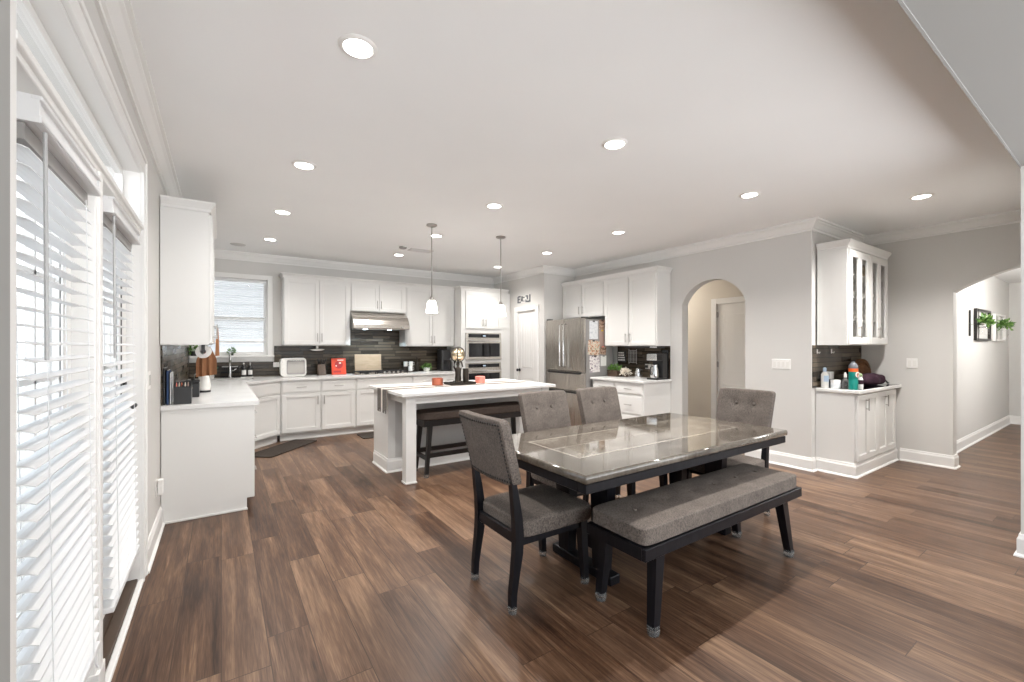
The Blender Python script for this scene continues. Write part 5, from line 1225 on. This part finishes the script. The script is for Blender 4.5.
# ------------------------------------------------------------------ right counter
ZR = 0.9005
r = thing('coffee_maker', 'black and steel coffee maker at the end of the right counter', 'coffee maker', (5.20, 3.965, ZR), -90)
b = B(); b.box(-0.09, -0.13, 0, 0.09, 0.10, 0.025, 0.006); b.box(-0.09, 0.0, 0.025, 0.09, 0.10, 0.37, 0.006); b.box(-0.09, -0.13, 0.27, 0.09, 0.0, 0.37, 0.008); b.build('body', 'black', r)
b = B(); b.box(-0.085, -0.137, 0.275, 0.085, -0.1305, 0.365, 0.004); b.build('front_panel', 'chrome', r)
b = B(); b.lathe([(0, 0.026), (0.058, 0.026), (0.062, 0.05), (0.058, 0.14), (0.042, 0.19), (0.045, 0.215), (0.0, 0.217)], (0, -0.065, 0)); c_ = b.build('carafe', 'chrome', r, True, 40)
b = B(); b.tube([(0, -0.12, 0.19), (0, -0.155, 0.18), (0, -0.155, 0.08), (0, -0.122, 0.07)], 0.009, 8); b.build('handle', 'black', c_, True)
r = thing('under_cabinet_strip', 'slim black strip mounted under the tall wall cabinet', 'radio', (5.11, 4.25, 1.348), -90)
b = B(); b.box(-0.25, 0, 0, 0.36, 0.16, 0.0315, 0.003); b.build('body', 'black', r)  # slim black strip with a pale front panel
b = B(); b.box(0.22, -0.002, 0.006, 0.34, -0.0003, 0.026); b.build('display', 'sheet', r)
r = thing('stand_board', 'black upright panel behind the coffee maker at the counter end', 'panel', (5.355, 3.905, ZR), -90)
b = B(); b.box(-0.10, 0, 0, 0.0, 0.018, 0.42, 0.004); b.build('board', 'blackglass', r)
r = thing('kettle', 'small steel kettle left of the coffee maker', 'kettle', (5.22, 4.33, ZR))
b = B(); b.lathe([(0, 0), (0.052, 0), (0.055, 0.01), (0.045, 0.08), (0.034, 0.12), (0.036, 0.135), (0.028, 0.145), (0, 0.15)]); b.build('body', 'chrome', r, True, 40)
b = B(); b.tube([(0, -0.036, 0.12), (0, -0.085, 0.125), (0, -0.08, 0.05), (0, -0.05, 0.03)], 0.008, 8); b.build('handle', 'black', r, True)
b = B(); b.cyl((0, 0, 0.149), 0.009, 0.016, 10); b.build('lid_knob', 'black', r)
r = wall_plate('wall_outlet', 'white outlet with a black plug on the tile left of the coffee maker', (XR - 0.010, 4.27, 1.07), -90, 0.115, 0.075, 1, 'sw')
b = B(); b.box(-0.035, -0.045, -0.02, 0.005, -0.011, 0.02, 0.005); b.build('plug', 'black', r)
r = thing('planter_box', 'dark wooden box of green plants beside the fridge', 'planter', (5.19, 4.755, ZR))
b = B(); b.box(-0.08, -0.10, 0, 0.08, 0.10, 0.008); b.box(-0.08, -0.10, 0.008, -0.07, 0.10, 0.10); b.box(0.07, -0.10, 0.008, 0.08, 0.10, 0.10); b.box(-0.07, -0.10, 0.008, 0.07, -0.09, 0.10); b.box(-0.07, 0.09, 0.008, 0.07, 0.10, 0.10); b.build('box', 'bronze', r)
b = B(); b.box(-0.069, -0.089, 0.0085, 0.069, 0.089, 0.085); b.build('soil', 'iron', r)
b = B()
for y in (-0.05, 0.05): b.leaves((-0.01, y, 0.085), (0.06, 0.055, 0.085), 70, 0.05, int(40 + y * 100))
b.build('foliage', 'leaf', r)
r = thing('flower_pot', 'white blossoms in a dark pot right of the planter box', 'flowers', (5.19, 4.545, ZR))
b = B(); b.lathe([(0, 0), (0.035, 0), (0.045, 0.05), (0.040, 0.05), (0.036, 0.04), (0, 0.04)]); b.build('pot', 'bronze', r, True, 40)
b = B(); b.leaves((0, 0, 0.055), (0.07, 0.07, 0.075), 130, 0.036, 12, flat=0.8); b.build('blossoms', 'petal', r)
r = thing('letter_board', 'small dark board with rows of white lettering on the tile above the planter box', 'sign', (XR - 0.0105, 4.79, 1.12), -90)
b = B(); b.box(-0.085, -0.014, 0, 0.085, 0, 0.185, 0.003); b.build('board', 'black', r)
b = B(); rnd = random.Random(11)
for j in range(4):
    x = -0.066
    while x < 0.05:
        w = rnd.uniform(0.012, 0.03); b.box(x, -0.0155, 0.025 + j * 0.038, x + w, -0.0143, 0.047 + j * 0.038); x += w + 0.006
b.build('lettering', 'white', r)
r = thing('utensil_rack', 'grey metal rack hanging on the tile right of the letter board', 'rack', (XR - 0.0105, 4.56, 1.10), -90)
b = B()
for x in (-0.075, 0.075): b.tube([(x, -0.012, 0), (x, -0.012, 0.23)], 0.005, 6)
for k in range(4): b.tube([(-0.045 + 0.03 * k, -0.012, 0.02), (-0.045 + 0.03 * k, -0.012, 0.21)], 0.004, 6)
for z in (0.02, 0.21): b.tube([(-0.075, -0.012, z), (0.075, -0.012, z)], 0.005, 6); b.box(-0.012, -0.010, z - 0.006, 0.012, 0, z + 0.006)
b.build('wire_frame', 'nickel', r, True, 50)

# ------------------------------------------------------------------ niche counter
b = B(); b.box(5.60, 1.705, 0.9152, 6.80, 2.07, 0.9172)  # black sheet laid on as the dark tile reflected in the white top
tag(b.build('counter_reflection', 'blackglass'), 'glossy black sheet standing in for the tile reflection on the niche countertop', 'mat')
ZC = 0.9175
r = thing('lotion_bottle', 'white bottle with a pale blue cap at the left of the niche counter', 'bottle', (5.555, 2.025, ZC))
b = B(); b.lathe([(0, 0), (0.034, 0), (0.036, 0.01), (0.036, 0.15), (0.018, 0.175), (0.016, 0.18), (0, 0.18)]); b.build('bottle', 'ceramic', r, True, 40)
b = B(); b.lathe([(0, 0.1805), (0.017, 0.1805), (0.018, 0.215), (0.010, 0.225), (0, 0.226)]); b.build('cap', 'paleblue', r, True, 40)
b = B(); b.ring_loft([[(0.0366 * math.cos(a), 0.0366 * math.sin(a), z) for a in [D(-175) + D(130) * k / 12 for k in range(13)]] for z in (0.07, 0.135)], closed=False, caps=False); b.build('label_patch', 'paleblue', r, True)
r = thing('storage_tin', 'small white square tin with a dark base behind the cream jar', 'tin', (5.675, 2.03, ZC))
b = B(); b.box(-0.04, -0.035, 0, 0.04, 0.035, 0.09, 0.005); b.build('base', 'slate', r)
b = B(); b.box(-0.04, -0.035, 0.0905, 0.04, 0.035, 0.175, 0.005); b.build('tin', 'white', r)
r = thing('cream_jar', 'round white jar in front of the white square tin', 'jar', (5.60, 1.94, ZC))
b = B(); b.lathe([(0, 0), (0.042, 0), (0.045, 0.01), (0.045, 0.055), (0.04, 0.06), (0, 0.06)]); b.build('jar', 'sheet', r, True, 40)
b = B(); b.lathe([(0, 0.0605), (0.046, 0.0605), (0.046, 0.085), (0.043, 0.09), (0, 0.09)]); b.build('lid', 'white', r, True, 40)
r = thing('spray_bottle', 'clear spray bottle with a white cap right of the cream jar', 'bottle', (5.63, 1.86, ZC))
b = B(); b.lathe([(0, 0), (0.030, 0), (0.032, 0.01), (0.030, 0.085), (0.012, 0.11), (0.011, 0.12), (0, 0.12)]); b.build('bottle', 'cup', r, True, 40)
b = B(); b.lathe([(0, 0.1205), (0.013, 0.1205), (0.013, 0.15), (0.006, 0.175), (0, 0.176)]); b.build('cap', 'white', r, True, 40)
r = thing('sports_bottle', 'green sports bottle with an orange band and grey lid in the niche', 'bottle', (5.555, 1.765, ZC), 0)
b = B(); b.lathe([(0, 0), (0.038, 0), (0.041, 0.008), (0.041, 0.10), (0.038, 0.11), (0.041, 0.12), (0.041, 0.19), (0, 0.19)]); b.build('bottle', 'teal', r, True, 40)
b = B(); b.lathe([(0, 0.1905), (0.042, 0.1905), (0.042, 0.225), (0, 0.225)]); b.build('band', 'orange', r, True, 40)
b = B(); b.lathe([(0, 0.2255), (0.040, 0.2255), (0.040, 0.25), (0.028, 0.275), (0.016, 0.285), (0.016, 0.30), (0, 0.302)]); b.build('lid', 'slate', r, True, 40)
fc = bpy.data.curves.new('letter', 'FONT'); fc.body = 'G'; fc.size = 0.075; fc.extrude = 0.0012; fc.align_x = 'CENTER'; fc.offset = 0.002
tmp = bpy.data.objects.new('letter', fc); lm = bpy.data.meshes.new_from_object(tmp); bpy.data.objects.remove(tmp)
lm.materials.clear(); lm.materials.append(M['white'])
fo = bpy.data.objects.new('emblem', lm); COL.objects.link(fo); fo.parent = r
fa = D(-108.0); fo.location = (0.0425 * math.cos(fa), 0.0425 * math.sin(fa), 0.135); fo.rotation_euler = (D(90), 0, fa + D(90))
b = B(); b.prism([(-0.006, 0.128), (0.012, 0.158), (0.004, 0.158), (0.012, 0.185), (-0.010, 0.152), (0.0, 0.152)], 'y', -0.0006, 0.0006)
bo = b.build('emblem_bolt', 'orange', r); bo.location = (0.0445 * math.cos(fa), 0.0445 * math.sin(fa), 0); bo.rotation_euler = (0, 0, fa + D(90))
r = thing('squeeze_bottle', 'small white and purple bottle with a pale green tilted cap beside the sports bottle', 'bottle', (5.66, 1.735, ZC))
b = B(); b.lathe([(0, 0), (0.022, 0), (0.024, 0.01), (0.024, 0.10), (0.012, 0.135), (0, 0.136)]); b.build('bottle', 'white', r, True, 40)
b = B(); b.ring_loft([[(0.0246 * math.cos(a), 0.0246 * math.sin(a), z) for a in [2 * PI * k / 20 for k in range(20)]] for z in (0.055, 0.10)], caps=False); b.build('label_patch', 'purple', r, True)
b = B(); b.tube([(-0.005, 0, 0.136), (-0.008, 0, 0.165), (0.012, 0, 0.155), (0.045, 0, 0.14)], [0.013, 0.014, 0.012, 0.007], 10); b.build('cap', 'lime', r, True)
r = thing('handbag', 'brown suede bag slumped against the wall at the right of the niche counter', 'bag', (6.56, 2.0, ZC))
def slump(u, v, w, co):
    co.z += 0.02 * math.sin(co.x * 14) * (w + 1) * 0.5 - 0.05 * max(0, u) * (w + 1) * 0.5; co.y += 0.03 * (w + 1) * 0.3; return co
b = B(); b.rbox((0, 0, 0.151), (0.26, 0.052, 0.150), 3.2, 11, slump); b.build('body', 'brownfur', r, True)
b = B(); b.tube([(-0.12, 0.0, 0.19), (-0.16, -0.03, 0.25), (-0.10, -0.05, 0.27), (0.02, -0.05, 0.235), (0.10, -0.04, 0.20)], 0.011, 8); b.build('strap', 'brownfur', r, True)
r = thing('cloth_bag', 'dark plum cloth bag in front of the brown suede bag', 'bag', (6.36, 1.85, ZC))
def lump(u, v, w, co):
    co.z += 0.014 * math.sin(co.x * 31) * (w + 1) * 0.5; co.y += 0.01 * math.sin(co.x * 24); return co
b = B(); b.rbox((0, 0, 0.065), (0.27, 0.085, 0.064), 3.0, 13, lump); b.build('body', 'purple', r, True)
b = B(); b.tube([(0.20, -0.03, 0.10), (0.30, -0.05, 0.05), (0.36, -0.06, 0.014), (0.42, -0.05, 0.012)], 0.010, 8); b.build('strap', 'black', r, True)
for i, (x, side) in enumerate(((5.50, 'left'), (5.88, 'right'))):
    r = thing('wall_hook', f'small pale hook on the niche tile, the {side} one of two', 'hook', (x, YN - 0.0105, 1.315), 0, 'hooks on the niche tile')
    b = B(); b.box(-0.012, -0.006, -0.022, 0.012, 0, 0.03, 0.003); b.tube([(0, -0.006, -0.005), (0, -0.022, -0.016), (0, -0.028, -0.008), (0, -0.028, 0.002)], 0.004, 8); b.build('hook_body', 'white', r)

# ------------------------------------------------------------------ hallway planters, pantry sign
def hall_planter(label, x, w, z0, z1, framem, gx, jz, seed):
    r = thing('wall_planter', label, 'wall planter', (x, YW, z0), 0, 'wall planters in the hallway')
    h = z1 - z0; dpt = 0.035; t = 0.03
    b = B(); b.box(0, -dpt, 0, t, -0.001, h); b.box(w - t, -dpt, 0, w, -0.001, h); b.box(t, -dpt, 0, w - t, -0.001, t); b.box(t, -dpt, h - t, w - t, -0.001, h); b.build('frame', framem, r)
    b = B(); b.lathe([(0, 0), (0.045, 0), (0.05, 0.01), (0.05, 0.09), (0.036, 0.115), (0.036, 0.13), (0.033, 0.13), (0.033, 0.115), (0.046, 0.09), (0.046, 0.012), (0, 0.008)], (gx, -dpt - 0.055, jz)); b.build('jar', 'glass', r, True)
    b = B(); b.cyl((gx, -dpt - 0.055, jz + 0.105), 0.039, 0.010, 20); b.box(gx - 0.012, -dpt - 0.02, jz + 0.105, gx + 0.012, -dpt, jz + 0.115); b.box(gx - 0.02, -dpt - 0.004, 0.01, gx + 0.02, -dpt + 0.001, h - 0.01); b.build('bracket', framem, r)
    b = B(); b.leaves((gx + 0.05, -dpt - 0.055, jz + 0.15), (0.20, 0.05, 0.10), 60, 0.085, seed); b.build('foliage', 'leaf', r)
    b = B(); b.leaves((gx + 0.16, -dpt - 0.06, jz + 0.17), (0.12, 0.04, 0.07), 40, 0.05, 31, flat=0.8); b.build('blossoms', 'petal', r)
    return r
r = hall_planter('dark open-framed wall planter with leafy stems in a glass jar', 8.92, 0.98, 1.46, 1.92, 'nail', 0.10, 0.08, 21)
b = B(); b.box(-0.30, -0.02, 0.06, -0.27, -0.001, 0.42); b.box(-0.27, -0.006, 0.22, 0.0, -0.001, 0.226); b.build('side_bar', 'nail', r)
hall_planter('white-framed wall planter with leafy stems, deeper in the hallway', 10.25, 0.85, 1.46, 1.90, 'white', 0.25, 0.08, 22)
r = thing('wall_sign', 'small black cut-out letter sign above the pantry door', 'sign', (XP, 6.505, 2.19), -90)
b = B()
for x0, z0, x1, z1 in ((-0.215, 0.00, -0.195, 0.12), (-0.195, 0.105, -0.125, 0.13), (-0.195, 0.00, -0.115, 0.022), (-0.195, 0.055, -0.14, 0.075), (-0.10, 0.03, -0.06, 0.075), (-0.085, 0.075, -0.065, 0.12), (-0.045, 0.085, 0.0, 0.10), (-0.04, 0.02, 0.0, 0.035), (0.045, 0.10, 0.10, 0.125), (0.085, 0.05, 0.105, 0.10), (0.04, 0.0, 0.06, 0.05), (0.06, 0.0, 0.15, 0.022), (0.16, 0.0, 0.182, 0.135)):
    b.box(x0, -0.012, z0, x1, -0.0005, z1)
b.build('lettering', 'slate', r)
b = B(); b.box(-0.22, -0.004, 0.0, 0.19, -0.0004, 0.006); b.box(-0.22, -0.004, 0.128, 0.19, -0.0004, 0.132); b.build('rail', 'white', r)
